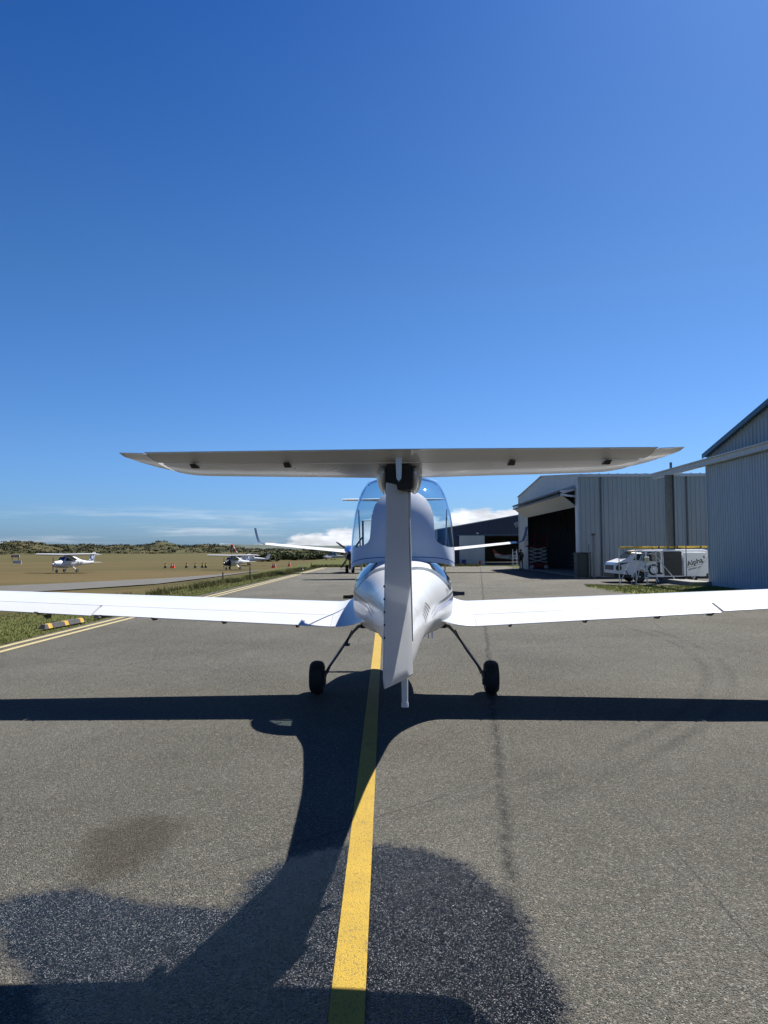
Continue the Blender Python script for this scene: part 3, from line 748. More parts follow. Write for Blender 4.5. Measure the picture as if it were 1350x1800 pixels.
# wings
def lin(a, b_, t): return a+(b_-a)*t
def wst(x):
    x = abs(x); t = (x-.76)/(5.1-.76)
    yl = lin(5.60, 5.36, t); yt = lin(4.33, 4.40, max(0, (x-3.4)/1.7)) if x > 3.4 else 4.33
    zt = .868+.052*(x-.76); zl = zt+lin(.105, .075, t)
    return (x, yl, zl, yt, zt, lin(.155, .135, t))
for s, nm in ((-1, 'left'), (1, 'right')):
    def ring(x, c0, c1, **k):
        r_ = wing_ring(wst(x), c0, c1, 16, .025, **k); return [(s*p[0], p[1], p[2]) for p in r_]
    xs_ = list(np.linspace(.76, 5.1, 12))
    b = MB(); b.loft([ring(x, 0, .76) for x in xs_]); b.build('wing', white, AC, True)
    b = MB(); b.loft([ring(x, .766, 1) for x in (.785, 1.6, 2.5, 3.375)]); b.build('flap', white, AC, True)
    b = MB(); b.loft([ring(x, .768, 1, rot=R(-3.0 if s > 0 else 2.2)) for x in (3.40, 4.2, 4.95)]); b.build('aileron', white, AC, True)
    b = MB(); b.loft([ring(4.96, .765, 1), ring(5.1, .765, 1)]); b.build('wing_tip_block', white, AC, True)
    # up-swept tip
    b = MB(); rg = []
    for k in range(8):
        t = k/7; st = list(wst(5.101)); st[0] = 5.101+.33*math.sin(t*PI/2); dz = .12*t**2; st[1] -= .5*t**2; st[3] -= .12*t**2; st[2] += dz; st[4] += dz+.02*t; st[5] = .13*(1-.4*t)
        r_ = wing_ring(tuple(st), 0, 1, 16, .02); rg.append([(s*p[0], p[1], p[2]) for p in r_])
    b.loft(rg).build('wing_tip', white, AC, True)
    # root fairing flowing into the body
    b = MB(); rg = []
    for k in range(10):
        t = k/9; x = lin(.782, .36, t); g = t**2.2; st = (x, 5.60+.25*g, lin(.973, .98, t)+.10*g, 4.33-.55*g, .869+.13*g, .155+.13*g)
        r_ = wing_ring(st, 0, 1, 22, .025); rg.append([(s*p[0], p[1], p[2]) for p in r_])
    b.loft(rg).build('wing_root_fairing', white, AC, True)
    for x in (1.15, 1.95, 2.72, 3.28, 4.0):
        w = wst(x); b = MB(); z0 = w[4]-.004
        b.prism([(4.30, z0+.012), (4.36, z0+.004), (4.50, z0-.012), (4.48, z0-.032), (4.38, z0-.028)], s*x-.009, s*x+.009); b.build('hinge_bracket', plastic, AC)
    # walk strip / fuel cap details
    w = wst(2.2)
b = MB(); b.prism([(4.40, 1.0), (4.55, 1.0), (4.56, .955), (4.48, .95)], -3.96, -3.94); b.build('pitot_mast', plastic, AC)

# main gear: curved spring legs and wheels
def wheel(parent, x, y, r, w):
    b = MB(); h = w/2
    b.lathe([(r*.52, -h*.75), (r*.62, -h*.95), (r*.82, -h), (r*.95, -h*.72), (r, -h*.25), (r, h*.25), (r*.95, h*.72), (r*.82, h), (r*.62, h*.95), (r*.52, h*.75)], 32, 'x', (x, y, r))
    t = b.build('wheel', rubber, parent, True)
    b = MB(); b.lathe([(r*.12, -h*1.02), (r*.30, -h*.8), (r*.48, -h*.72), (r*.54, -h*.78), (r*.54, h*.78), (r*.48, h*.72), (r*.30, h*.8), (r*.12, h*1.02)], 20, 'x', (x, y, r)); b.build('rim', alloy, t, True)
for s in (-1, 1):
    b = MB(); b.tube([(s*.44, 5.02, .82), (s*.53, 5.02, .795), (s*.60, 5.04, .72), (s*.87, 5.10, .335), (s*.915, 5.12, .26), (s*.93, 5.13, .20)], [.022, .020, .016, .013, .013, .017], 10); b.build('gear_leg', steel, AC, True)
    wheel(AC, s*1.025, 5.13, .192, .158)
    b = MB(); b.lathe([(.07, s*.925), (.085, s*.935), (.085, s*.955)], 16, 'x', (0, 5.13, .19)); b.box(s*.93-.02, s*.93+.02, 5.0, 5.06, .12, .2, .006); b.build('brake', plastic, AC)
    b = MB(); b.tube([(s*.60, 5.00, .76), (s*.70, 4.98, .56), (s*.74, 5.03, .50), (s*.86, 5.06, .33), (s*.90, 5.07, .24)], .007, 6); b.build('brake_hose', rubber, AC, True)
b = MB(); b.box(-.66-.035, -.66+.035, 4.93, 5.05, .58, .60, .004); b.tube([(-.645, 5.04, .66), (-.66, 4.99, .59)], .010, 6); b.build('boarding_step', plastic, AC)
b = MB(); b.tube([(0, 6.55, .80), (0, 6.42, .42), (0, 6.30, .20)], [.03, .026, .022], 10); b.box(-.085, -.07, 6.1, 6.36, .16, .34); b.box(.07, .085, 6.1, 6.36, .16, .34); b.box(-.085, .085, 6.3, 6.4, .33, .36); b.build('nose_leg', steel, AC)
wheel(AC, 0, 6.20, .165, .12)
# propeller, spinner
b = MB(); b.lathe([(.17, 7.06), (.165, 7.12), (.14, 7.22), (.09, 7.31), (.02, 7.37)], 28, 'y', (0, 0, 1.02)); b.build('spinner', white, AC, True)
for s in (-1, 1):
    b = MB(); rg = []
    for k in range(12):
        t = k/11; rr = .08+.81*t; cd = .055+.08*math.sin(PI*min(1, t*1.1))**.8*(1-.35*t); tw = R(55-38*t)
        rg.append([(s*rr, 7.14+cd*(u-.4)*math.sin(tw)+v_*math.cos(tw)*.9, 1.02+s*(cd*(u-.4)*math.cos(tw)-v_*math.sin(tw))+rr*s*.02) for u, v_ in ((0, 0), (.3, .012*(1.2-t)), (.7, .009*(1.2-t)), (1, 0), (.5, -.006))])
    b.loft(rg).build('propeller_blade', plastic, AC, True)
# belly aerials
b = MB(); b.tube([(-.135, 4.15, .86), (-.15, 4.06, .72), (-.17, 4.0, .62)], [.006, .005, .003], 6); b.build('whip_aerial', plastic, AC)
b = MB(); b.tube([(.26, 4.1, .84), (.26, 4.08, .775)], .006, 6); b.tube([(.30, 4.1, .84), (.30, 4.08, .775)], .006, 6); b.build('fuel_drain', alloy, AC)

# tail fin, rudder
def slab_ring(y0, y1, z, t0, t1, n=12, rot=0, hx=0):
    """horizontal section of a fin: from leading y1 to trailing y0"""
    pts = []
    for k in range(n+1):
        u = k/n; y = y1+(y0-y1)*u
        if t1 is None: h = t0
        pts.append((y, u))
    return pts
def fin_sec(z, yl, yt, tmax, full=.32, te=.004, x0=0):
    """closed loop (x, y, z) : blunt at yl, tapering to yt"""
    up = []
    n = 12
    for k in range(n+1):
        u = 1-k/n; s = u*u if full else u
        y = yl+(yt-yl)*s
        th = 5*(.2969*math.sqrt(s)-.126*s-.3516*s*s+.2843*s**3-.1036*s**4)
        up.append((th*tmax+te*s, y))
    return [(x0+a, y, z) for a, y in up]+[(x0-a, y, z) for a, y in up[::-1][1:]]
zs = [1.22, 1.30, 1.40, 1.55, 1.75, 1.95, 2.085]
b = MB(); rg = []
for z in zs:
    t = (z-1.30)/(.785); yl = np.interp(z, [1.22, 1.30, 1.40, 1.55, 2.085], [1.95, 1.62, 1.32, 1.17, .76]); yh = .385-.02*t
    tm = lin(.072, .054, max(0, t)); half = []
    n = 12
    for k in range(n+1):
        s = (k/n)**1.6; y = yl+(yh-yl)*s; h = tm*min(1, (2.0*math.sqrt(s+.0001)))*(1 if s < .5 else 1-.18*(s-.5))
        if k == 0: h = .001
        half.append((h, y))
    rg.append([(h, y, z) for h, y in half]+[(-h, y, z) for h, y in half[::-1][:-1]])
b.loft(rg).build('fin', white, AC, True)
b = MB(); b.loft([[(-h, .372, z), (h, .372, z), (h, .3845, z), (-h, .3845, z)] for h, z in ((.063, 1.05), (.046, 2.0))]); b.build('rudder_gap_seal', black, AC)
RD = R(12.3)
b = MB(); rg = []
for z in (1.045, 1.06, 1.10, 1.2, 1.35, 1.5, 1.7, 1.9, 2.005, 2.02):
    t = (z-1.04)/.98; yh = .372-.02*t; yt = .0+.075*t; h0 = lin(.066, .043, t)
    if z < 1.10: yt += (1.10-z)*.5; 
    sc_ = 1 if 1.05 < z < 2.01 else .8
    half = []
    for k in range(9):
        u = k/8; y = yh+(yt-yh)*u; h = h0*(1-u)**.92+.003
        if k == 0: y += .0; h *= .95
        half.append((h*sc_, y))
    pts = [(half[0][0]*.4, half[0][1]+.012)]+half+[(-h, y) for h, y in half[::-1]]+[(-half[0][0]*.4, half[0][1]+.012)]
    rg.append([((x)*math.cos(-RD)-(y-yh)*math.sin(-RD)*1, yh+x*math.sin(-RD)+(y-yh)*math.cos(-RD), z) for x, y in pts])
b.loft(rg).build('rudder', white, AC, True)
b = MB(); b.box(.050, .060, .41, .46, 1.86, 2.00, .004); b.build('fin_access_cover', sky_white, AC)
b = MB(); b.tube([(.02, .62, 1.06), (.02, .60, .86)], [.019, .017], 12); b.build('tail_skid', white, AC, True)
b = MB(); b.tube([(.02, .60, .862), (.02, .598, .838)], .020, 12); b.build('skid_cap', sky_white, AC, True)
for k in range(5):
    z = 1.28+.06*k; b = MB(); b.box(-.0755, -.068, .010, .024, z, z+.009); b.build('rudder_rivet', black, AC)

# tailplane
def tst(x):
    x = abs(x); t = min(1, x/1.2); yt = .0+.0*t
    yl = lin(.70, .625, t)
    rake = np.interp(x, [1.10, 1.16, 1.22, 1.27, 1.31, 1.335], [0, .02, .075, .175, .34, .53]); yl -= rake
    zt = 2.165-.004*t + float(np.interp(x, [1.2, 1.335], [0, .006])); zl = lin(2.118, 2.132, t)
    zl += float(np.interp(x, [1.1, 1.335], [0, .025]))
    return (x, yl, zl, yt, zt, lin(.098, .088, t)*(1 if x < 1.2 else .8))
b = MB(); xs_ = [-1.335, -1.325, -1.31, -1.29, -1.27, -1.245, -1.22, -1.19, -1.16, -1.12, -1.05, -.8, -.5, -.2, -.06, .06, .2, .5, .8, 1.05, 1.12, 1.16, 1.19, 1.22, 1.245, 1.27, 1.29, 1.31, 1.325, 1.335]
def tring(x, c0, c1, rot=0):
    w = tst(x); ch_ref = .62
    r_ = wing_ring(w, c0, c1, 14, -.004, rot=rot); return [(x, p[1], p[2]) for p in r_]
def yfrac(x, y): w = tst(x); return (w[1]-y)/(w[1]-w[3])
b.loft([tring(x, 0, yfrac(x, .205) if abs(x) < 1.215 else .999) for x in xs_ if abs(x) < 1.215 ]).build('tailplane', white, AC, True)
for s in (-1, 1):
    b = MB(); b.loft([tring(s*x, 0, .999) for x in (1.2155, 1.22, 1.245, 1.27, 1.29, 1.31, 1.325, 1.335)]).build('tailplane_tip', white, AC, True)
b = MB(); b.loft([tring(x, yfrac(x, .193), 1, rot=R(-1.5)) for x in (-1.213, -.9, -.5, 0, .5, .9, 1.213)]).build('elevator', white, AC, True)
for x in (-1.03, -.56, .56, 1.03):
    w = tst(x); z0 = 2.118; b = MB(); b.prism([(.16, z0+.012), (.24, z0+.004), (.24, z0-.003), (.20, z0-.006)], x-.015, x+.015); b.build('elevator_hinge', black, AC)
b = MB(); b.box(-.062, .062, .20, .385, 1.995, 2.12); b.build('tail_joint_recess', black, AC)
b = MB(); b.prism([(-.016, 2.145), (.016, 2.145), (.012, 2.045), (-.002, 2.03), (-.012, 2.045)], .12, .198, 'y'); b.build('elevator_horn', sky_white, AC, True)
for s in (-1, 1):
    bm = bmesh.new(); bmesh.ops.create_uvsphere(bm, u_segments=28, v_segments=16, radius=1)
    for v in bm.verts:
        p = v.co.copy(); v.co = Vector((s*.082+p.x*.040*(1+.25*p.z), .49+p.y*.28, 2.072+p.z*.075))
    me = bpy.data.meshes.new('tail_junction_fairing'); bm.to_mesh(me); bm.free(); me.materials.append(white); me.polygons.foreach_set('use_smooth', [True]*len(me.polygons))
    o = bpy.data.objects.new('tail_junction_fairing', me); C.objects.link(o); o.parent = AC

# ------------------------------------------------------------------ hangars
def corr(p0, p1, zb, zt, pitch, depth, nrm, n_rib=4):
    """trapezoid-ribbed sheet from p0 to p1 (xy); zb, zt functions of distance; nrm = outward xy"""
    p0 = Vector(p0); p1 = Vector(p1); Ln = (p1-p0).length; d = (p1-p0)/Ln; nr = Vector(nrm); k = int(Ln/pitch); pr = []
    for i in range(k+1):
        s = i*pitch
        for u, o in ((0, 0), (.62, 0), (.70, 1), (.90, 1)):
            t = s+u*pitch
            if t <= Ln: pr.append((t, o))
    pr.append((Ln, 0)); V = []; F = []
    for t, o in pr:
        q_ = p0+d*t+nr*(depth*o); V += [(q_.x, q_.y, zb(t)), (q_.x, q_.y, zt(t))]
    for i in range(len(pr)-1): F.append((2*i, 2*i+2, 2*i+3, 2*i+1))
    return MB().add(V, F)
def raw(b, name, m, parent): return mesh(name, b.V, b.F, m, parent)

H2 = thing('hangar', 'long pale grey ribbed hangar with its bifold door raised like an awning', 'hangar', (11.4, 41.7, 0))
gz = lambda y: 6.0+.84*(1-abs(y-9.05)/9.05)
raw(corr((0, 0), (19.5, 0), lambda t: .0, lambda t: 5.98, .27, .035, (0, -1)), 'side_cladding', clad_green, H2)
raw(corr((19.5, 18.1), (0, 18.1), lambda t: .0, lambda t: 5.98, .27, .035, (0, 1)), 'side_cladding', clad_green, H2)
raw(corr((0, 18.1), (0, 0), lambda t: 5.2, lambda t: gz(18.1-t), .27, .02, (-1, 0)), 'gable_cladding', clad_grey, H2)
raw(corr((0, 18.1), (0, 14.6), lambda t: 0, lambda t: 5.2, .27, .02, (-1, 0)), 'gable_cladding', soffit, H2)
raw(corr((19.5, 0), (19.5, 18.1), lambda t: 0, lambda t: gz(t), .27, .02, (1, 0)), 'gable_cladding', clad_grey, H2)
b = MB(); b.box(-.04, .10, 0.06, .45, 0, 5.2); b.build('door_jamb', trim_grey, H2)
b = MB(); b.box(-.06, .03, -.06, .02, 0, 6.0); b.build('corner_flashing', trim_grey, H2); b = MB(); b.box(-.065, .12, 18.0, 18.16, 0, 5.95); b.build('corner_flashing', trim_grey, H2)
b = MB(); b.box(-.09, 19.6, -.16, -.04, 5.86, 6.03); b.build('gutter', trim_grey, H2)
for x in (1.35, 6.4, 12.2):
    b = MB(); b.tube([(x, -.08, .05), (x, -.08, 5.86)], .05, 8); b.build('downpipe', post_g, H2)
V_ = [(-.15, -.12, 6.03), (19.7, -.12, 6.03), (19.7, 9.05, 6.89), (-.15, 9.05, 6.89), (19.7, 18.2, 6.03), (-.15, 18.2, 6.03)]
V_ += [(x, y, z-.05) for x, y, z in V_]
mesh('roof', V_, [(0, 1, 2, 3), (3, 2, 4, 5), (7, 6, 9, 8), (8, 9, 11, 10), (0, 3, 9, 6), (3, 5, 11, 9), (1, 7, 8, 2), (2, 8, 10, 4), (0, 6, 7, 1), (5, 4, 10, 11)], roofm, H2)
b = MB()
for x in np.arange(.2, 19.5, .54): b.box(x-.03, x+.03, -.125, -.05, 6.03, 6.075)
o = b.build('roof_rib_ends', roofm, H2); o['kind'] = 'stuff'
b = MB(); b.tube([(2.9, -.05, 4.45), (2.9, -.16, 4.45)], .05, 8); b.build('wall_vent', trim_grey, H2)
# raised bifold door
b = MB(); b.prism([(-.02, 5.28), (-.95, 5.10), (-.95, 5.04), (-.02, 5.20)], .45, 15.5, 'y')
# prism axis y gives (a, t, b)
b.build('bifold_upper_panel', soffit, H2)
b = MB(); b.prism([(-.93, 4.84), (-.02, 4.12), (.03, 4.18), (-.90, 4.90)], .45, 15.5, 'y'); b.build('bifold_lower_panel', soffit, H2)
b = MB(); b.box(-1.03, -.96, .40, 15.55, 5.02, 5.12); b.box(-1.0, -.93, .40, 15.55, 4.78, 4.85); b.build('truss_chord', plastic, H2)
for k in range(30):
    y0 = .5+k*.5; b = MB(); b.tube([(-.98, y0, 4.82), (-.98, y0+.25, 5.05), (-.98, y0+.5, 4.82)], .018, 5); b.build('truss_web', trim_grey if k > 25 else post_g, H2)
b = MB(); b.prism([(-.93, 5.03), (-.10, 5.19), (-.10, 5.10), (-.75, 4.93)], .30, .44, 'y'); b.prism([(-.93, 4.80), (-.70, 4.78), (-.50, 4.74), (-.04, 4.70), (-.04, 4.80), (-.6, 4.88), (-.88, 4.95)], .30, .44, 'y'); b.build('door_end_bracket', trim_grey, H2)
b = MB(); b.box(0.0, .06, .46, 14.6, 5.2, 5.45); b.build('door_header', post_g, H2)
# inside
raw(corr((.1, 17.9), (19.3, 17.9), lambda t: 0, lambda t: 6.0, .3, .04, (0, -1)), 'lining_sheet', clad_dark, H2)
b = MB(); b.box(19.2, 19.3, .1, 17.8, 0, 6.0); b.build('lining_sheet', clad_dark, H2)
for z in (1.1, 2.15, 3.15, 4.2, 5.2):
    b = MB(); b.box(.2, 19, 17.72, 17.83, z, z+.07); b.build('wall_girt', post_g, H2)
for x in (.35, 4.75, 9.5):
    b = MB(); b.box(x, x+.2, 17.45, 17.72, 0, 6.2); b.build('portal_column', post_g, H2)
b = MB(); b.tube([(1.2, 17.6, .3), (4.9, 17.6, 5.6)], .04, 6); b.build('wind_brace', post_g, H2)

H3 = thing('hangar', 'blue-grey corrugated hangar at the right edge with dark blue roof trim', 'hangar', (14.2, 31.1, 0))
rz3 = lambda t: 5.72+.242*min(t, 24-t)
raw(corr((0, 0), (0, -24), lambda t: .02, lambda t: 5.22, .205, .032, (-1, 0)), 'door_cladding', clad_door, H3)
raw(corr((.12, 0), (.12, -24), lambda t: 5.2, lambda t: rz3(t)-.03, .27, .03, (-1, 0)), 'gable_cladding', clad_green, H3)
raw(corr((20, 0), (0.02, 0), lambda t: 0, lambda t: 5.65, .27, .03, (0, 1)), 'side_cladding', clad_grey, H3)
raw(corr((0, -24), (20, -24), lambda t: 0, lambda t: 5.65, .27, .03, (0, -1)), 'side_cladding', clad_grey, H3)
b = MB(); b.box(-.03, .05, -.05, .05, .02, 5.25); b.build('corner_flashing', clad_door, H3)
V_ = []
for x in (-.08, 20):
    V_ += [(x, .15, 5.74), (x, -12, 8.68), (x, -24.15, 5.74), (x, -24.15, 5.66), (x, -12, 8.60), (x, .15, 5.66)]
mesh('roof', V_, [(0, 1, 7, 6), (1, 2, 8, 7), (5, 11, 10, 4), (4, 10, 9, 3), (0, 6, 11, 5), (0, 5, 4, 1), (1, 4, 3, 2), (6, 7, 10, 11), (7, 8, 9, 10), (2, 3, 9, 8)], trim_navy, H3)
for a, c in (((.18, 5.60), (-12, 8.54)), ((-12, 8.54), (-24.18, 5.60))):
    V_ = []
    for x in (-.115, -.082):
        V_ += [(x, a[0], a[1]), (x, c[0], c[1]), (x, c[0], c[1]+.20), (x, a[0], a[1]+.20)]
    mesh('barge_board', V_, [(0, 1, 2, 3), (7, 6, 5, 4), (0, 4, 5, 1), (3, 2, 6, 7), (0, 3, 7, 4), (1, 5, 6, 2)], trim_navy, H3)
b = MB(); b.box(-.26, -.045, -24, 5.6, 5.24, 5.50); b.build('door_track_beam', trim_grey, H3)
b = MB(); b.box(-.36, -.265, -24, 5.6, 5.46, 5.51); b.box(-.30, -.262, -24, 5.6, 5.24, 5.28); b.build('track_lip', trim_grey, H3)
PC = thing('track_post', 'dark grey steel column holding the far end of the door track', 'post', (14.0, 34.7, 0))
b = MB(); b.box(-.17, .17, -.012, .012, .2, 5.24); b.box(-.185, -.16, -.13, .13, .2, 5.24); b.box(.16, .185, -.13, .13, .2, 5.24); b.build('column', post_g, PC)
b = MB(); b.box(-.24, .24, -.19, .19, .185, .205); b.build('base_plate', post_g, PC)
b = MB(); b.box(.05, .14, -.05, .05, 5.52, 5.86); b.build('post_head', trim_navy, PC)
tag(MB().box(13.35, 14.25, 30.9, 35.1, -.02, .19, .015).build('concrete_footing', concrete), 'low weathered concrete footing under the grey track column', 'footing')

H1 = thing('hangar', 'low navy blue hangar far ahead with one pale door beside its dark opening', 'hangar', (5.5, 73.4, 0))
g1 = lambda x: 3.68+.171*min(x, 25-x)
raw(corr((0, 0), (25, 0), lambda t: 2.95, lambda t: g1(t), .30, .03, (0, -1)), 'front_cladding', clad_navy, H1)
raw(corr((0, 0), (2.25, 0), lambda t: 0, lambda t: 2.95, .30, .03, (0, -1)), 'front_cladding', clad_navy, H1)
raw(corr((10.9, 0), (25, 0), lambda t: 0, lambda t: 2.95, .30, .03, (0, -1)), 'front_cladding', clad_navy, H1)
raw(corr((0, 15), (0, 0), lambda t: 0, lambda t: 3.66, .30, .03, (-1, 0)), 'side_cladding', clad_green, H1)
b = MB(); b.box(2.25, 4.85, -.16, -.08, .02, 3.02); b.build('sliding_door', clad_grey, H1)
b = MB(); b.box(2.0, 11, -.22, -.05, 3.03, 3.13); b.build('door_track', trim_navy, H1)
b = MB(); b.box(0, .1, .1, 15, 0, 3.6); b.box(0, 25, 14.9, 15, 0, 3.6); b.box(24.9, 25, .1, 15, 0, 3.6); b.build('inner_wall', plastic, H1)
V_ = []
for y in (-.15, 15.1): V_ += [(-.1, y, 3.72), (12.5, y, 5.88), (25.1, y, 3.72), (25.1, y, 3.64), (12.5, y, 5.80), (-.1, y, 3.64)]
mesh('roof', V_, [(0, 1, 7, 6), (1, 2, 8, 7), (5, 11, 10, 4), (4, 10, 9, 3), (0, 6, 11, 5), (0, 5, 4, 1), (1, 4, 3, 2), (6, 7, 10, 11), (7, 8, 9, 10), (2, 3, 9, 8)], trim_grey, H1)
b = MB(); b.box(4.0, 4.25, -.2, -.05, 3.2, 3.32); b.build('wall_lamp', trim_grey, H1)
for k in range(4):
    Mx = Matrix.Translation((8.05+.12*k, -.06, 4.05+.07*k)) @ Matrix.Rotation(R(-28-9*k), 4, 'Y')
    b = MB(); b.box(-.03, .03, -.02, .02, -.25, .25, 0, Mx); b.build('wing_logo_bar', soffit, H1)
t = thing('storage_bin', 'dark blue bin standing against the pale door of the navy hangar', 'bin', (8.15, 72.9, .0))
b = MB(); b.prism([(-.16, 0), (.16, 0), (.2, .52), (-.2, .52)], -.17, .17, 'y'); b.build('bin_body', bluebin, t); b = MB(); b.box(-.22, .22, -.2, .2, .522, .56, .01); b.build('bin_lid', bluebin, t)
t = thing('hand_trolley', 'small yellow trolley with a cylinder near the navy hangar door', 'trolley', (9.75, 72.6, 0))
b = MB(); b.tube([(-.14, 0, .05), (-.14, 0, .5), (.14, 0, .5), (.14, 0, .05)], .02, 6); b.box(-.15, .15, -.12, .05, .06, .09); b.build('trolley_frame', yellow_l, t); b = MB(); b.lathe([(.02, .48), (.09, .42), (.1, .12), (.09, .09)], 12, 'z'); b.build('gas_cylinder', orange, t)

# ------------------------------------------------------------------ things by the hangars
t = thing('utility_cabinet', 'dark green metal cabinet at the near corner of the pale grey hangar', 'cabinet', (11.25, 40.3, 0))
b = MB(); b.box(-.40, .34, -.35, .45, .05, 1.40, .015); b.build('cabinet_body', darkg, t)
b = MB(); b.box(-.36, .28, -.375, -.352, .1, 1.34, .005); b.build('cabinet_door', darkg, t); b = MB(); b.box(-.43, .37, -.38, .48, 1.402, 1.44, .008); b.build('cabinet_top', darkg, t)
b = MB(); b.box(-.38, .32, -.33, .43, -.02, .05); b.build('plinth', concrete, t)
t = thing('service_post', 'tall dark post with a small lamp head beside the green cabinet', 'post', (11.70, 39.75, 0))
b = MB(); b.box(-.05, .05, -.05, .05, 0, 2.38); b.build('pole', post_g, t); b = MB(); b.box(-.09, .09, -.08, .08, 2.382, 2.5, .01); b.build('lamp_head', plastic, t)
t = thing('service_post', 'shorter thin post just left of the tall post at the green cabinet', 'post', (11.46, 39.8, 0))
b = MB(); b.box(-.025, .025, -.025, .025, 0, 1.85); b.build('pole', post_g, t); b = MB(); b.box(-.035, .035, -.035, .035, 1.852, 1.88); b.build('post_cap', plastic, t)

def person(label, loc, rz, h, top_m, leg_m, pose=0):
    t = thing('person', label, 'person', loc, rz, sc=h/1.75)
    J = dict(p=((0, 0, .95), .145), c=((0, .01, 1.2), .135), ch=((0, .01, 1.38), .155), n=((0, .015, 1.50), .055), hd=((0, .03, 1.60), .085), ht=((0, .03, 1.69), .08),
             hl=((-.09, 0, .86), .092), kl=((-.10, .02, .48), .06), al=((-.11, -.02, .09), .042), tl=((-.12, .13, .04), .038),
             hr=((.09, 0, .86), .092), kr=((.11, .02, .48), .06), ar=((.12, -.02, .09), .042), tr=((.13, .13, .04), .038),
             sl=((-.18, .0, 1.40), .062), el=((-.25, -.03, 1.13), .043), wl=((-.20, .12, .95), .03), fl=((-.17, .19, .90), .026),
             sr=((.18, .0, 1.40), .062), er=((.25, -.03, 1.13), .043), wr=((.20, .12, .95), .03), fr=((.17, .19, .90), .026))
    E_ = 'p-c c-ch ch-n n-hd hd-ht p-hl hl-kl kl-al al-tl p-hr hr-kr kr-ar ar-tr ch-sl sl-el el-wl wl-fl ch-sr sr-er er-wr wr-fr'.split()
    ks = list(J); me = bpy.data.meshes.new('body'); me.from_pydata([J[k][0] for k in ks], [tuple(ks.index(a) for a in e.split('-')) for e in E_], [])
    o = bpy.data.objects.new('body', me); C.objects.link(o); me.skin_vertices or None
    md = o.modifiers.new('skin', 'SKIN'); sub_ = o.modifiers.new('sub', 'SUBSURF'); sub_.levels = sub_.render_levels = 1
    for i, k in enumerate(ks): me.skin_vertices[0].data[i].radius = (J[k][1],)*2
    me.skin_vertices[0].data[0].use_root = True
    dg = bpy.context.evaluated_depsgraph_get(); m2 = bpy.data.meshes.new_from_object(o.evaluated_get(dg)); bpy.data.objects.remove(o)
    m2.materials.clear()
    for x in (top_m, leg_m, skin, rubber): m2.materials.append(x)
    for p in m2.polygons:
        z = p.center.z; x = abs(p.center.x)
        p.material_index = 3 if z < .09 else 1 if z < .55 else 2 if (z > 1.52 or (p.center.y > .13 and z < .97)) else 0
        if .55 <= z < .93 and x < .2 and p.center.y < .1: p.material_index = 0
        p.use_smooth = True
    b_ = bpy.data.objects.new('body', m2); C.objects.link(b_); b_.parent = t
    bm = bmesh.new(); bmesh.ops.create_uvsphere(bm, u_segments=14, v_segments=10, radius=.105)
    for v in bm.verts: v.co = Vector((v.co.x*.92, v.co.y*1.05+.015, max(v.co.z, -.05)*1.05+1.64))
    bmesh.ops.delete(bm, geom=[v for v in bm.verts if v.co.y > .075 and v.co.z < 1.67], context='VERTS')
    me = bpy.data.meshes.new('hair'); bm.to_mesh(me); bm.free(); me.materials.append(cloth_b); hh_ = bpy.data.objects.new('hair', me); C.objects.link(hh_); hh_.parent = t
    return t
pp = person('person in black clothes with a pale back print beside the red scissor lift', (10.95, 57.0, 0), R(10), 1.62, cloth_b, cloth_b)
b = MB(); b.box(-.07, .07, -.145, -.138, 1.32, 1.37); b.box(-.05, .05, -.145, -.138, 1.25, 1.29); b.build('shirt_print', soffit, pp)
person('person bending in dark clothes at the open engine of the right-hand high-wing aircraft', (-16.35, 75.3, -.40), R(-60), 1.35, cloth_b, cloth_b)

t = thing('scissor_lift', 'red scissor lift with grey crossed arms inside the open grey hangar', 'lift', (12.15, 56.3, .05))
b = MB(); b.box(-.66, .66, -.35, .35, .12, .48, .03); b.build('chassis', mat('lift_red', (.16, .018, .012), .5), t)
for sx in (-1, 1):
    for sy in (-1, 1):
        b = MB(); b.lathe([(.10, sy*.33), (.15, sy*.34), (.16, sy*.38), (.15, sy*.43), (.08, sy*.44)], 16, 'y', (sx*.56, 0, .16)); b.build('wheel', mat('pale_wheel', (.4, .4, .38), .7), t, True)
for k in range(4):
    z0 = .52+k*.30; b = MB()
    for sy in (-.26, .26):
        b.tube([(-.58, sy, z0), (.58, sy, z0+.27)], .032, 6); b.tube([(.58, sy*.86, z0), (-.58, sy*.86, z0+.27)], .032, 6)
        b.tube([(-.62, sy, z0+.0), (-.62, sy, z0+.1)], .032, 6); b.tube([(.62, sy, z0), (.62, sy, z0+.1)], .032, 6)
    b.build('scissor_arms', mat('arm_grey', (.55, .55, .53), .5), t)
b = MB(); b.box(-.95, .68, -.38, .38, 1.74, 1.84, .01); b.build('platform', mat('lift_red', (.16, .018, .012), .5), t)
b = MB()
for sx in (-.92, -.3, .3, .65): b.tube([(sx, -.36, 1.84), (sx, -.36, 2.72)], .02, 5); b.tube([(sx, .36, 1.84), (sx, .36, 2.72)], .02, 5)
for z in (2.28, 2.72): b.tube([(-.92, -.36, z), (.65, -.36, z), (.65, .36, z), (-.92, .36, z), (-.92, -.36, z)], .02, 5)
b.build('guard_rail', mat('dull_red', (.16, .02, .02), .5), t)
t = thing('platform_steps', 'white aluminium platform steps standing left of the grey hangar door jamb', 'steps', (11.1, 60.4, 0))
b = MB()
for sx in (-.17, .17): b.tube([(sx, -.25, 0), (sx, .1, 1.62)], .02, 6); b.tube([(sx, .45, 0), (sx, .14, 1.62)], .018, 6)
b.build('steps_frame', dirtyal, t)
for k in range(5): z = .27+k*.27; b = MB(); b.box(-.16, .16, -.27+z*.216, -.13+z*.216, z, z+.03); b.build('tread', dirtyal, t)
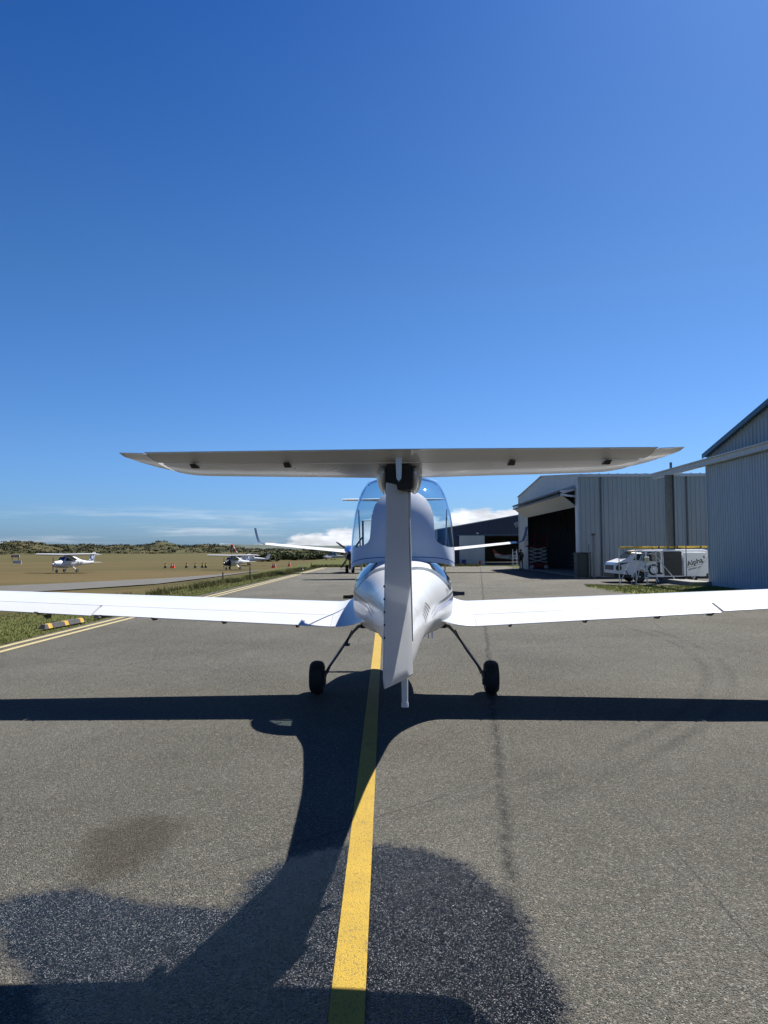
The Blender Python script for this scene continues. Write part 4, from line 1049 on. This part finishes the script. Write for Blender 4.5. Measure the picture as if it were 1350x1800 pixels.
t = thing('tool_trolley', 'dim tool trolley with stacked trays beside the column inside the grey hangar', 'trolley', (15.45, 57.6, .05))
b = MB(); 
for sx in (-.24, .24):
    for sy in (-.15, .15): b.tube([(sx, sy, .06), (sx, sy, 1.2)], .015, 5)
b.build('trolley_frame', post_g, t)
for k in range(4): b = MB(); b.box(-.26, .26, -.17, .17, .2+k*.3, .26+k*.3); b.build('tray', mat('tray_grey', (.35, .35, .33), .6), t)

# ------------------------------------------------------------------ van
VN = thing('parked_van', 'white plumber\'s van with its side door open behind the steel poles', 'van', (11.10, 34.3, 0))
side = [(.06, .30), (0, .45), (.01, .80), (.09, .98), (.57, 1.14), (1.13, 1.53), (1.45, 1.585), (4.3, 1.60), (4.55, 1.55), (4.65, 1.2), (4.66, .45), (4.6, .30)]
def arch(cx): return [(cx+.36*math.cos(a), .28+.36*math.sin(a)) for a in np.linspace(PI*.02, PI*.98, 12)]
def vsec(y, ins):
    return [(x+(ins if x < 2 else -ins)*(.6 if z < 1 else 1), y, z-ins*(.5 if z > 1 else 0)) for x, z in body_poly]
body_poly = side + [(4.15, .27)] + arch(3.75) + [(3.38, .27), (1.60, .27)] + arch(1.21) + [(.82, .27)]
def yins(z): return .0 if z < 1.0 else (z-1.0)*.16
b = MB(); rg = []
for f_, ins in ((.0, .04), (.025, .0), (.5, 0), (.975, .0), (1., .04)):
    rg.append([(x+(ins if x < 2 else -ins), (.85+(f_-.5)*(1.64-2*yins(z))), z-(ins if z > 1 else 0)) for x, z in body_poly])
b.loft(rg); van_b = b.build('van_body', van_w, VN)
b = MB(); b.prism([(.55, 1.12), (1.12, 1.50), (1.16, 1.46), (.62, 1.10)], .10, 1.60, 'y')
b = MB(); b.add([(.60, .12, 1.165), (1.11, .16, 1.525), (1.11, 1.54, 1.525), (.60, 1.58, 1.165), (.585, .12, 1.15), (1.10, .16, 1.51), (1.10, 1.54, 1.51), (.585, 1.58, 1.15)], [(0, 1, 2, 3), (4, 7, 6, 5)]); b.build('windscreen', darkglass, VN)
def vwin(name, pts, m, off=.006):
    """flat piece lying on the near side of the van, slightly proud"""
    n = len(pts); V = [(x, .03+yins(z)-off, z) for x, z in pts]+[(x, .03+yins(z)+.02, z) for x, z in pts]
    return mesh(name, V, [tuple(range(n))[::-1], tuple(range(n, 2*n))]+[(i, (i+1) % n, n+(i+1) % n, n+i) for i in range(n)], m, VN)
vwin('front_side_window', [(.92, 1.10), (1.50, 1.06), (1.50, 1.47), (1.22, 1.47)], darkglass)
vwin('door_window', [(1.58, 1.05), (2.16, 1.02), (2.24, 1.10), (2.26, 1.42), (2.20, 1.48), (1.62, 1.48)], darkglass)
vwin('side_door_opening', [(2.40, .33), (3.25, .33), (3.27, 1.46), (3.22, 1.50), (2.40, 1.50)], plastic, .03)
vwin('opening_trim', [(2.40, .29), (3.27, .29), (3.27, .325), (2.40, .325)], van_w, .034)
for k in range(3): vwin('cabin_shelf', [(2.46, .62+k*.26), (3.18, .62+k*.26), (3.18, .64+k*.26), (2.46, .64+k*.26)], bark, .034)
b = MB(); b.box(3.30, 4.38, -.055, -.02, .30, 1.44, .012); b.build('sliding_door', van_w, VN)
vwin('door_seam', [(1.50, .40), (1.515, .40), (1.515, 1.05), (1.50, 1.05)], black, .003)
vwin('door_seam', [(2.33, .40), (2.345, .40), (2.345, 1.52), (2.33, 1.52)], black, .003)
vwin('headlight', [(.14, .90), (.30, .86), (.62, .94), (.80, 1.0), (.45, .96), (.2, .955)], lamp_m, .012)
b = MB(); b.prism([(-.03, .62), (.08, .60), (.10, .88), (-.01, .86)], .25, 1.45, 'y'); b.build('grille', plastic, VN)
b = MB(); b.lathe([(.05, .02), (.14, .03), (.14, .06), (.10, .08)], 16, 'y', (.20, -.03, .72)); b.build('fog_lamp', plastic, VN)
b = MB(); b.prism([(-.02, .28), (.5, .24), (.80, .24), (.80, .38), (.4, .42), (-.03, .46)], .02, 1.68, 'y'); b.build('front_bumper', plastic, VN)
b = MB(); b.prism([(4.3, .24), (4.68, .26), (4.70, .45), (4.4, .42)], .02, 1.68, 'y'); b.build('rear_bumper', plastic, VN)
for cx in (1.21, 3.75):
    for cy, dr in ((.13, -1), (1.57, 1)):
        b = MB(); b.lathe([(.16, -.09), (.26, -.10), (.28, -.06), (.28, .06), (.26, .10), (.16, .09)], 24, 'y', (cx, cy, .28)); w_o = b.build('wheel', rubber, VN, True)
        b = MB(); b.lathe([(.04, -.105), (.06, -.09), (.15, -.085), (.165, -.10), (.165, .09), (.04, .09)], 18, 'y', (cx, cy, .28)); b.build('rim', mat('wheel_trim', (.4, .41, .42), .4, metal=.4), w_o, True)
b = MB(); b.box(1.38, 1.62, -.16, -.0, 1.03, 1.24, .03); b.build('wing_mirror', mat('mirror_yellowed', (.45, .45, .25), .5), VN)
b = MB(); b.box(1.44, 1.55, -.03, .02, .74, .80, .01); b.build('door_handle', plastic, VN)
for x in (1.95, 3.3, 4.2):
    b = MB(); b.box(x-.03, x+.03, .2, 1.5, 1.62, 1.655); b.box(x-.03, x+.03, .2, .26, 1.585, 1.62); b.box(x-.03, x+.03, 1.44, 1.5, 1.585, 1.62); b.build('roof_bar', plastic, VN)
def vtext(s, x, z, size, rot, y=-.062, bold=0):
    Mx = Matrix.Translation((x, y, z)) @ Matrix.Rotation(R(rot), 4, Vector((0, 1, 0))) @ Matrix.Rotation(R(90), 4, 'X'); return text_mesh('van_lettering', s, size, letters, VN, Mx, .003, bold)
vtext('Alpha', 3.84, .98, .34, -16, bold=.004)
vtext('s', 4.28, 1.24, .26, -16, bold=.004)
vtext('plumber pro', 3.84, .70, .13, -14)
vtext('bers', 4.24, .98, .12, -14)
b = MB(); b.box(-.42, .42, -.003, .003, -.007, .007, 0, Matrix.Translation((3.80, -.060, .80)) @ Matrix.Rotation(R(-14), 4, 'Y')); b.build('logo_line', letters, VN)
b = MB(); b.box(-.5, .5, -.003, .003, -.008, .008, 0, Matrix.Translation((4.22, -.064, .98)) @ Matrix.Rotation(R(-55), 4, 'Y'))
b = MB(); ring_ = [(1.88+.27*math.cos(a), .62+.27*math.sin(a)) for a in np.linspace(.5, 5.6, 26)]; inn = [(1.90+.19*math.cos(a), .63+.19*math.sin(a)) for a in np.linspace(5.6, .5, 26)]
V_ = [(x, .021, z) for x, z in ring_+inn[::-1]]; mesh('logo_ring', V_, [(i, i+1, 27+i, 26+i) for i in range(25)], letters, VN)
vwin('logo_bar', [(2.08, .40), (2.30, .40), (2.30, .47), (2.20, .50), (2.20, .98), (2.05, .98), (2.05, .92), (2.10, .90)], letters, .012)
vwin('logo_tick', [(.52, .62), (.56, .62), (.66, .40), (.62, .40)], letters, .012)
LD = thing('ladder', 'yellow fibreglass ladder lying on its side along the van roof, nearest rail', 'ladder', (11.75, 34.66, 1.66), group='ladders on the van roof')
b = MB(); b.box(0, 4.05, 0, .03, .0, .09, .004); b.build('rail', yellow_l, LD); b = MB(); b.box(0, 4.05, .37, .40, .0, .09, .004); b.build('rail', yellow_l, LD)
for k in range(13): b = MB(); b.tube([(.15+k*.31, .03, .045), (.15+k*.31, .37, .045)], .015, 6); b.build('rung', dirtyal, LD)
for x in (1.6, 2.5, 3.65): b = MB(); b.box(x, x+.07, -.008, .41, -.006, .098); b.build('ladder_clamp', plastic, LD)
LD2 = copy_tree(LD); LD2.location = (11.78, 35.2, 1.66); LD2['label'] = 'second yellow ladder on the van roof, behind the nearest one'

# steel stakes and frames in front of the van
for i, (x, y, h, lb) in enumerate([(10.92, 33.1, 1.68, 'grey steel stake with white tip left of the van bonnet'), (11.56, 32.7, 1.66, 'grey steel stake with white tip in front of the van front wheel'), (12.95, 33.9, 1.52, 'grey steel stake with white tip at the van cab door edge'), (14.30, 33.7, 1.77, 'tallest grey stake with white tip in front of the van lettering')]):
    t = thing('steel_stake', lb, 'stake', (x, y, 0), group='steel stakes with white tips in front of the van')
    b = MB(); b.tube([(0, 0, -.05), (0, 0, h-.04)], .022, 8); b.build('pole', dirtyal if i != 3 else post_g, t); b = MB(); b.tube([(0, 0, h-.039), (0, 0, h)], .034, 8); b.build('tip_cap', soffit, t)
t = thing('tube_trestle', 'splayed tubular trestle of pale steel legs in front of the van cab', 'trestle', (12.15, 33.2, 0))
b = MB(); b.tube([(-.60, 0, 1.44), (.55, 0, 1.38)], .02, 8); b.build('top_rail', dirtyal, t)
for a in ((-.05, .02, 1.40, -.55, -.3, 0), (.0, -.02, 1.40, .0, -.35, 0), (.05, .0, 1.40, .52, -.3, .1), (-.1, .04, 1.41, -.5, .4, 0)):
    b = MB(); b.tube([a[:3], a[3:]], .018, 8); b.build('leg', dirtyal, t)
for lb, p0, p1 in (('pale brace pole leaning in front of the open van door', (12.98, 33.9, 1.22), (13.80, 33.5, .02)), ('thin brace pole leaning across the van bonnet', (10.92, 33.0, .05), (11.5, 33.2, 1.2)), ('brace pole leaning across the lettering at the van rear', (14.45, 33.6, .02), (15.45, 33.8, 1.35))):
    t = tag(MB().tube([p0, p1], .02, 8).build('brace_pole', dirtyal), lb, 'pole', 'brace poles in front of the van')
t = thing('marker_sign', 'small white upright marker on a thin stem in front of the van', 'sign', (12.0, 32.6, 0))
b = MB(); b.tube([(0, 0, 0), (0, 0, .3)], .015, 6); b.build('stem', dirtyal, t); b = MB(); b.box(-.09, .09, -.01, .01, .28, .66, .004); b.build('sign_board', van_w, t)
text_mesh('sign_text', 'P05', .17, letters, t, Matrix.Translation((0, -.013, .47)) @ Matrix.Rotation(R(-90), 4, 'Y') @ Matrix.Rotation(R(90), 4, 'X'), .001, .004)

# ------------------------------------------------------------------ high-wing trainers on the grass
fus_hw = mat('trainer_hull', (.62, .64, .66), .3, coat=.3)
def pod(tab, n=24):
    rg = []
    for y, hw, zt, zb in tab:
        zc = (zt+zb)/2; hh = (zt-zb)/2; rg.append([(hw*math.copysign(abs(math.sin(a))**.8, math.sin(a)), y, zc+hh*math.copysign(abs(math.cos(a))**.8, math.cos(a))) for a in [2*PI*k/n for k in range(n)]])
    return rg
def loft_wing(name, parent, sts, m, c0=0, c1=1, n=8):
    b = MB(); b.loft([wing_ring(st, c0, c1, n, .02) for st in sts]); return b.build(name, m, parent, True)
def side_glass(name, parent, pts, x, m=darkglass):
    n = len(pts); V = [(x, y, z) for y, z in pts]+[(x*.97, y, z) for y, z in pts]
    return mesh(name, V, [tuple(range(n)), tuple(range(n, 2*n))[::-1]]+[(i, n+i, n+(i+1) % n, (i+1) % n) for i in range(n)], m, parent)
def high_wing(label, loc, rz, sc, reg, cowl_m):
    t = thing('high_wing_aircraft', label, 'aircraft', loc, rz, sc=sc, group='high-wing trainers parked on the dry grass')
    tab = [(-4.2, .06, 1.22, 1.02), (-3.2, .14, 1.32, .92), (-2, .28, 1.50, .80), (-1, .45, 1.85, .66), (-.3, .56, 2.02, .58), (.5, .58, 2.03, .56), (1.0, .56, 1.80, .56), (1.35, .52, 1.48, .58), (2.0, .44, 1.38, .64), (2.35, .28, 1.28, .74), (2.42, .16, 1.18, .86)]
    b = MB(); b.loft(pod(tab[:8])).build('fuselage', fus_hw, t, True)
    b = MB(); b.loft(pod([(1.351, .52, 1.48, .58)]+tab[8:])).build('engine_cowling', cowl_m, t, True)
    loft_wing('wing', t, [(x, .95 if abs(x) < 2.6 else .95-.25*(abs(x)-2.6)/1.9, 2.12+.015*abs(x), -.45, 2.06+.015*abs(x), .18) for x in (-4.5, -2.6, -.01, .01, 2.6, 4.5)], white2)
    loft_wing('tailplane', t, [(x, -3.55-.1*abs(x)/1.4, 1.14, -4.25, 1.13, .09) for x in (-1.45, 0, 1.45)], white2)
    b = MB(); b.loft([[(h*.05, y, z) for h, y in ((0, yl), (1, yl-.25*(yl-yt)), (.6, yl-.6*(yl-yt)), (0, yt), (-.6, yl-.6*(yl-yt)), (-1, yl-.25*(yl-yt)))] for z, yl, yt in ((1.15, -3.0, -4.25), (1.40, -3.35, -4.3), (2.4, -4.05, -4.62))]).build('fin', fus_hw, t)
    for s in (-1, 1):
        side_glass('side_window', t, [(-.75, 1.55), (-.30, 1.38), (.75, 1.38), (1.12, 1.42), (.85, 1.78), (-.1, 1.86)], s*.60)
        b = MB(); b.lathe([(.05, s*.056), (.33, s*.057), (.33, s*.062), (.05, s*.062)], 24, 'x', (0, -3.98, 1.78)); b.build('fin_roundel', navy, t)
        b = MB(); b.lathe([(.02, s*.063), (.22, s*.064), (.22, s*.068), (.02, s*.068)], 24, 'x', (0, -3.98, 1.78)); b.build('roundel_centre', sky_white, t)
        for k in range(2):
            b = MB(); b.prism([(-3.2-.1*k, 1.36+.06*k), (-4.28, 1.40+.1*k), (-4.28, 1.43+.1*k), (-3.3-.1*k, 1.39+.06*k)], s*.053, s*.058); b.build('fin_stripe', navy, t)
        b = MB(); b.tube([(s*.40, -.25, .70), (s*.80, -.32, .35), (s*.92, -.34, .22)], [.05, .04, .04], 8); b.build('gear_leg', fus_hw, t)
        Mx = Matrix.Translation((s*.47, -1.35, 1.10)) @ Matrix.Rotation(R(90*s), 4, 'Z') @ Matrix.Rotation(R(90), 4, 'X') @ Matrix.Rotation(R(8), 4, 'Y')
        text_mesh('registration_letters', reg, .42, letters, t, Mx, .01, .006)
        b = MB(); b.box(s*.54-.01, s*.54+.01, -1.0, 1.2, .93, .97); b.build('side_stripe', dkgrey, t)
        wheel(t, s*.96, -.34, .22, .15)
    b = MB(); b.add([(-.40, 1.34, 1.46), (.40, 1.34, 1.46), (.42, .98, 1.86), (-.42, .98, 1.86), (-.38, 1.28, 1.42), (.38, 1.28, 1.42), (.40, .92, 1.82), (-.40, .92, 1.82)], [(0, 1, 2, 3), (7, 6, 5, 4), (0, 4, 5, 1), (1, 5, 6, 2), (2, 6, 7, 3), (3, 7, 4, 0)]).build('windscreen', darkglass, t)
    b = MB(); b.tube([(0, 1.85, .72), (0, 1.9, .2)], .035, 8); b.build('nose_leg', fus_hw, t); wheel(t, 0, 1.9, .19, .13)
    b = MB(); b.lathe([(.15, 2.42), (.13, 2.52), (.05, 2.66), (.01, 2.68)], 16, 'y', (0, 0, 1.02)); b.build('spinner', fus_hw, t, True)
    for s in (-1, 1):
        b = MB(); b.prism([(-.05, 0), (.06, 0), (.04, .84), (-.02, .84)], 2.46, 2.49, 'y'); V = [(x*1.0, y, 1.02+s*z) for x, y, z in b.V]; b.V = V; b.build('propeller_blade', plastic, t)
    return t
high_wing('white high-wing trainer with blue fin roundel, left of the traffic cones', (-31.0, 69.9, -.4), R(161), .81, 'ZK-NT', fus_hw)
high_wing('white high-wing trainer with its dark engine uncovered, right of the traffic cones', (-16.2, 76.5, -.4), R(157), .70, 'ZK-AC', mat('uncovered_engine', (.03, .04, .03), .7))
# further aircraft far out on the field
def far_light(label, loc, rz, sc, cover):
    t = thing('far_aircraft', label, 'aircraft', loc, rz, sc=sc)
    b = MB(); b.loft(pod([(-4, .08, 1.2, 1.0), (-2, .3, 1.45, .8), (0, .5, 1.6, .6), (1.6, .45, 1.4, .6), (2.6, .2, 1.15, .8)], 14)).build('fuselage', white2, t, True)
    loft_wing('wing', t, [(x, .7, .9+.03*abs(x), -.5, .86+.03*abs(x), .12) for x in (-4.8, 0, 4.8)], white2)
    loft_wing('tailplane', t, [(x, -3.4, 1.15, -4.1, 1.15, .1) for x in (-1.5, 0, 1.5)], white2)
    b = MB(); b.prism([(-3.2, 1.2), (-4.1, 1.2), (-4.4, 2.1), (-3.9, 2.1)], -.04, .04); b.build('fin', white2, t)
    bm = MB(); bm.loft(pod([(-1.3, .2, 1.6, 1.4), (-.8, .5, 2.0, 1.3), (0, .55, 2.1, 1.3), (.7, .45, 1.9, 1.3), (1.1, .2, 1.6, 1.35)], 14)).build('cabin_cover', white2 if cover else darkglass, t, True)
    for x, y in ((-1, -.2), (1, -.2), (0, 1.8)):
        b = MB(); b.tube([(x*.8, y, .8), (x, y, .3)], .04, 6); b.build('gear_leg', steel, t); wheel(t, x, y, .2, .14)
    return t
far_light('white aircraft with pale dome cover, just behind the trainer with uncovered engine', (-18.6, 97, -.4), R(110), .72, True)
far_light('tiny white aircraft at the hedge, under the left wing of the big twin', (-8.6, 118, -.15), R(70), .62, False)

# ------------------------------------------------------------------ twin turboprops ahead
def blade_mb(r, y, z, x, ang):
    Mx = Matrix.Translation((x, y, z)) @ Matrix.Rotation(ang, 4, 'Y'); b = MB()
    b.loft([[tuple(Mx @ Vector((c*.5*u, v*.03, rr))) for u, v in ((-1, 0), (0, 1), (1, 0), (0, -1))] for rr, c in ((.15, .07), (.5*r, .13), (.85*r, .12), (r, .06))]); return b
def turboprop(label, loc, rz, sc, winglets, nac_m):
    t = thing('twin_turboprop', label, 'aircraft', loc, rz, sc=sc)
    tab = [(-8.2, .12, 1.95, 1.75), (-6.5, .40, 2.25, 1.35), (-4, .72, 2.5, 1.0), (-1.5, .82, 2.6, .92), (2, .82, 2.6, .92), (4, .80, 2.5, .92), (5.2, .66, 2.05, .95), (6.2, .42, 1.75, 1.05), (6.8, .12, 1.5, 1.25)]
    b = MB(); b.loft(pod(tab, 32)).build('fuselage', white2, t, True)
    for s in (-1, 1):
        for k in range(7):
            b = MB(); b.lathe([(.02, s*.80), (.15, s*.81), (.15, s*.825), (.02, s*.825)], 14, 'x', (0, -2.6+k*.85, 1.95)); b.build('cabin_window', darkglass, t)
    b = MB(); b.loft([[(x, 4.95, 2.14), (x, 5.0, 2.16), (x*.9, 4.45, 2.46), (x*.9, 4.40, 2.44)] for x in (-.55, .55)]).build('windscreen', darkglass, t)
    def wz(x): return 1.12+.105*max(0, abs(x)-.8)
    def ws(x): a = abs(x); return (x, .95-.07*a if a > 2.8 else .95-.05*a, wz(x)+.07, -1.25+.06*a, wz(x), .15-.005*a)
    loft_wing('wing', t, [ws(x) for x in (-8.3, -5.5, -2.8, -.8, .8, 2.8, 5.5, 8.3)], white2, n=10)
    for s in (-1, 1):
        if winglets:
            b = MB(); rg = []
            for k in range(8):
                u = k/7; a = u*R(82); x = 8.302+.5*math.sin(min(a, R(82)))+ .12*u; z = wz(8.3)+.03+.5*(1-math.cos(a))+ (.62*max(0, u-.55)/.45); yl = .37-.75*u; yt = -.76-.45*u
                nx, nz = -math.sin(a), math.cos(a); rg.append([(s*(x+nx*h), y, z+nz*h) for h, y in ((0, yl), (.035, yl-.3*(yl-yt)), (0, yt), (-.035, yl-.3*(yl-yt)))])
            b.loft(rg).build('winglet', blue_d, t, True)
        nx = s*2.75
        b = MB(); b.loft([[(nx+p[0], p[1], p[2]) for p in r_] for r_ in pod([(-1.3, .10, 1.45, 1.25), (-.6, .36, 1.68, .92), (.6, .46, 1.82, .78), (1.8, .44, 1.80, .82), (2.5, .36, 1.70, .95), (2.7, .22, 1.55, 1.10)], 20)]).build('engine_nacelle', nac_m, t, True)
        for q_ in (-1, 1):
            b = MB(); b.tube([(nx+q_*.40, 2.1, 1.42), (nx+q_*.56, 1.9, 1.42), (nx+q_*.62, 1.5, 1.38)], [.10, .11, .12], 10); b.build('exhaust_stub', plastic, t, True)
        b = MB(); b.lathe([(.20, 2.7), (.18, 2.85), (.09, 3.08), (.01, 3.12)], 16, 'y', (nx, 0, 1.33)); b.build('spinner', alloy, t, True)
        for k in range(4): blade_mb(1.33, 2.82, 1.33, nx, R(35+90*k)).build('propeller_blade', plastic, t, True)
        b = MB(); b.tube([(nx, -.05, .85), (nx, -.05, .26)], .07, 8); b.tube([(nx, -.05, .72), (nx, .4, .95)], .035, 6); b.build('main_gear_strut', steel, t)
        for q_ in (-1, 1): wheel(t, nx+q_*.2, -.05, .26, .2)
        b = MB(); b.box(nx+s*.28-.01, nx+s*.28+.01, -.4, .5, .5, .88); b.build('gear_door', white2, t)
    b = MB(); b.tube([(0, 4.9, 1.0), (0, 5.1, .25)], .06, 8); b.build('nose_gear_strut', steel, t); wheel(t, 0, 5.1, .24, .16)
    b = MB(); b.loft([[(h*.11, yl-(yl-yt)*u, z) for h, u in ((0, 0), (1, .3), (.7, .6), (0, 1), (-.7, .6), (-1, .3))] for z, yl, yt in ((2.05, -4.6, -8.2), (2.6, -5.9, -8.3), (4.25, -7.3, -9.0))]).build('fin', white2, t, True)
    loft_wing('tailplane', t, [(x, -7.15-.22*abs(x), 4.30, -8.95+.06*abs(x)+.0, 4.28, .09) for x in (-2.8, 0, 2.8)], white2)
    return t
turboprop('large white twin turboprop with dark blue winglets and blue engine nacelles, ahead of the trainer', (.50, 51.2, 0), R(.4), 1.08, True, blue_t)
turboprop('second white twin with plain wingtips, parked directly beyond the one with winglets', (.9, 70.0, -.01), R(0), .98, False, white2)
# small single with red tail inside the navy hangar
t = thing('hangared_aircraft', 'white light aircraft with red fin top inside the navy hangar', 'aircraft', (14.6, 77.0, .03), R(-88), sc=.62)
b = MB(); b.loft(pod([(-4.2, .08, 1.25, 1.0), (-2, .34, 1.55, .75), (0, .55, 1.75, .55), (1.6, .5, 1.45, .55), (2.6, .25, 1.2, .75)], 16)).build('fuselage', white2, t, True)
loft_wing('wing', t, [(x, .8, .85+.06*abs(x), -.7, .8+.06*abs(x), .13) for x in (-4.6, 0, 4.6)], white2)
loft_wing('tailplane', t, [(x, -3.5, 1.1, -4.3, 1.1, .1) for x in (-1.5, 0, 1.5)], white2)
b = MB(); b.prism([(-2.9, 1.3), (-4.2, 1.2), (-4.4, 1.75), (-3.75, 1.75)], -.05, .05); b.build('fin', white2, t)
b = MB(); b.prism([(-3.74, 1.752), (-4.4, 1.752), (-4.7, 2.45), (-4.25, 2.45)], -.05, .05); b.build('fin_top', red, t)
b = MB(); b.prism([(-2.3, 1.52), (-3.2, 1.36), (-3.75, 1.78), (-3.70, 1.84)], -.04, .04); b.build('dorsal_fin', red, t)
b = MB(); b.loft(pod([(-1.2, .2, 1.75, 1.5), (-.6, .42, 2.1, 1.4), (.4, .42, 2.1, 1.4), (1.1, .2, 1.6, 1.35)], 14)).build('canopy', darkglass, t, True)
for x, y in ((-1.2, -.2), (1.2, -.2), (0, 1.9)):
    b = MB(); b.tube([(x, y, .8), (x, y, .3)], .04, 6); b.build('gear_leg', steel, t); wheel(t, x, y, .2, .14)
for s in (1, -1):
    text_mesh('registration_letters', 'VTO', .42, letters, t, Matrix.Translation((s*.44, -1.5, 1.22)) @ Matrix.Rotation(R(90*s), 4, 'Z') @ Matrix.Rotation(R(90), 4, 'X'), .02, .008)

# ------------------------------------------------------------------ cones, signs, stops, markers
def cone(label, x, y, col, h, grp):
    t = thing('traffic_cone', label, 'cone', (x, y, float(terr(x, y))-.02), group=grp)
    b = MB(); b.box(-.2, .2, -.2, .2, 0, .04, .01); b.build('base', plastic if col != orange else orange, t)
    b = MB(); b.lathe([(.16, .041), (.11, h*.45)], 14, 'z'); b.build('cone_body', col, t, True)
    b = MB(); b.lathe([(.11, h*.451), (.075, h*.72)], 14, 'z'); b.build('reflective_band', soffit if col == orange else yellow_l, t, True)
    b = MB(); b.lathe([(.075, h*.721), (.03, h)], 14, 'z'); b.build('cone_tip', col, t, True)
cl = [(291, 0, 'leftmost black and yellow cone in the row between the two high-wing trainers'), (302, 1, 'orange cone nearest the leftmost black cone, left one of the touching pair'), (305.5, 1, 'orange cone, right one of the touching pair between the trainers'), (328, 0, 'black and yellow cone standing alone right of the orange pair'), (343.5, 0, 'black and yellow cone third from the right in the row'), (356, 0, 'black and yellow cone second from the right in the row'), (362, 0, 'rightmost black and yellow cone, nearest the trainer with uncovered engine')]
for i, (px, o_, lb) in enumerate(cl):
    y = 86+ (i % 2)*.8; cone(lb, (px-675)/1248*y, y, orange if o_ else plastic, .62, 'cones in the row between the two high-wing trainers')
for px, y, lb in ((480, 76, 'orange cone left of the pair right of the second trainer'), (482.5, 75, 'orange cone right of the pair right of the second trainer'), (508.5, 75, 'single orange cone under the wing of the big twin')):
    cone(lb, (px-675)/1248*y, y, orange, .52, 'orange cones right of the second trainer')
t = thing('holding_sign', 'small red and black airfield sign with white characters far out left', 'sign', (-83.0, 160, -.4))
b = MB(); b.box(-.95, .95, -.1, .1, .72, 1.25, .02); b.build('sign_frame', soffit, t)
b = MB(); b.box(-.88, .12, -.125, -.102, .78, 1.19); b.build('sign_face', red, t); b = MB(); b.box(.14, .88, -.125, -.102, .78, 1.19); b.build('sign_face', plastic, t)
text_mesh('sign_text', '16-34', .36, van_w, t, Matrix.Translation((-.4, -.13, .98)) @ Matrix.Rotation(R(90), 4, 'X'), .002, .01)
text_mesh('sign_text', 'A2', .36, van_w, t, Matrix.Translation((.5, -.13, .98)) @ Matrix.Rotation(R(90), 4, 'X'), .002, .01)
for x in (-.7, .7): b = MB(); b.box(x-.04, x+.04, -.04, .04, 0, .72); b.build('leg', plastic, t)
t = thing('marker_board', 'white low board on short legs left of the first high-wing trainer', 'board', (-56.5, 109.5, -.4))
b = MB(); b.box(-.52, .52, -.03, .03, .22, .60, .01); b.build('board', white2, t)
b = MB(); b.box(-.64, .64, -.05, .05, .602, .66); b.build('top_rail', white2, t)
for x in (-.58, .58): b = MB(); b.box(x-.05, x+.05, -.05, .05, 0, .60); b.build('leg', white2, t)
stopm = mat('wheel_stop_rubber', (.045, .045, .045), .8, var=.3); stopy = mat('wheel_stop_yellow', (.45, .27, .03), .6, var=.2)
for p0, p1, lb in (((-7.52, 15.65), (-7.30, 17.30), 'black rubber wheel stop with yellow bands, nearest one on the left verge'), ((-7.36, 18.2), (-7.18, 19.7), 'black rubber wheel stop with yellow bands, farther one on the left verge')):
    d = Vector(p1)-Vector(p0); Ln = d.length; t = thing('wheel_stop', lb, 'wheel stop', (p0[0], p0[1], -.01), math.atan2(-d.x, d.y), 'wheel stops on the left verge')
    cuts = [0, .10, .19, .48, .57, .86, .95, 1]; 
    for i in range(7):
        a0, a1 = cuts[i]*Ln, cuts[i+1]*Ln; sl0 = .07 if i == 0 else 0; sl1 = .07 if i == 6 else 0
        b = MB(); b.loft([[(-.075, y+(s_ if z > .01 else 0), z) if False else (x, y+(s_ if z > .01 else 0), z) for x, z in ((-.08, 0), (-.045, .095), (.045, .095), (.08, 0))] for y, s_ in ((a0+.002, sl0), (a1-.002, -sl1))]); b.build('yellow_block' if i in (1, 3, 5) else 'rubber_block', stopy if i in (1, 3, 5) else stopm, t)
mk = [(439.5, 46.5, .60, 'dark marker post at the near end of the side taxiway'), (392, 41.5, .42, 'short dark marker post among the weeds'), (547, 70, .40, 'small marker post far out behind the verge weeds')]
for px, y, h, lb in mk:
    x = (px-675)/1248*y; t = thing('marker_post', lb, 'post', (x, y, float(terr(x, y))-.03)); b = MB(); b.box(-.03, .03, -.03, .03, 0, h, .005); b.build('post', plastic, t); b = MB(); b.box(-.032, .032, -.032, .032, h+.001, h+.06); b.build('reflector', post_g, t)
x = (531-675)/1248*58; t = thing('edge_light', 'small black edge light on the apron corner line', 'light', (x, 58, 0)); b = MB(); b.lathe([(.14, 0), (.14, .06), (.08, .12)], 12, 'z'); b.build('lamp_base', plastic, t, True); b = MB(); b.lathe([(.07, .121), (.07, .2), (.02, .25)], 12, 'z'); b.build('lamp_dome', blue_d, t, True)
t = thing('windsock', 'faded orange and white windsock on a pole behind the second trainer', 'windsock', (-36.5, 170, -.4))
b = MB(); b.tube([(0, 0, 0), (0, 0, 3.4)], .05, 6); b.build('pole', post_g, t)
for k in range(4): b = MB(); b.tube([(k*.32, 0, 3.3-k*.5), (k*.32+.31, 0, 2.82-k*.5)], [.36-.05*k, .33-.05*k], 12); b.build('sock_band', red if k % 2 == 0 else soffit, t)
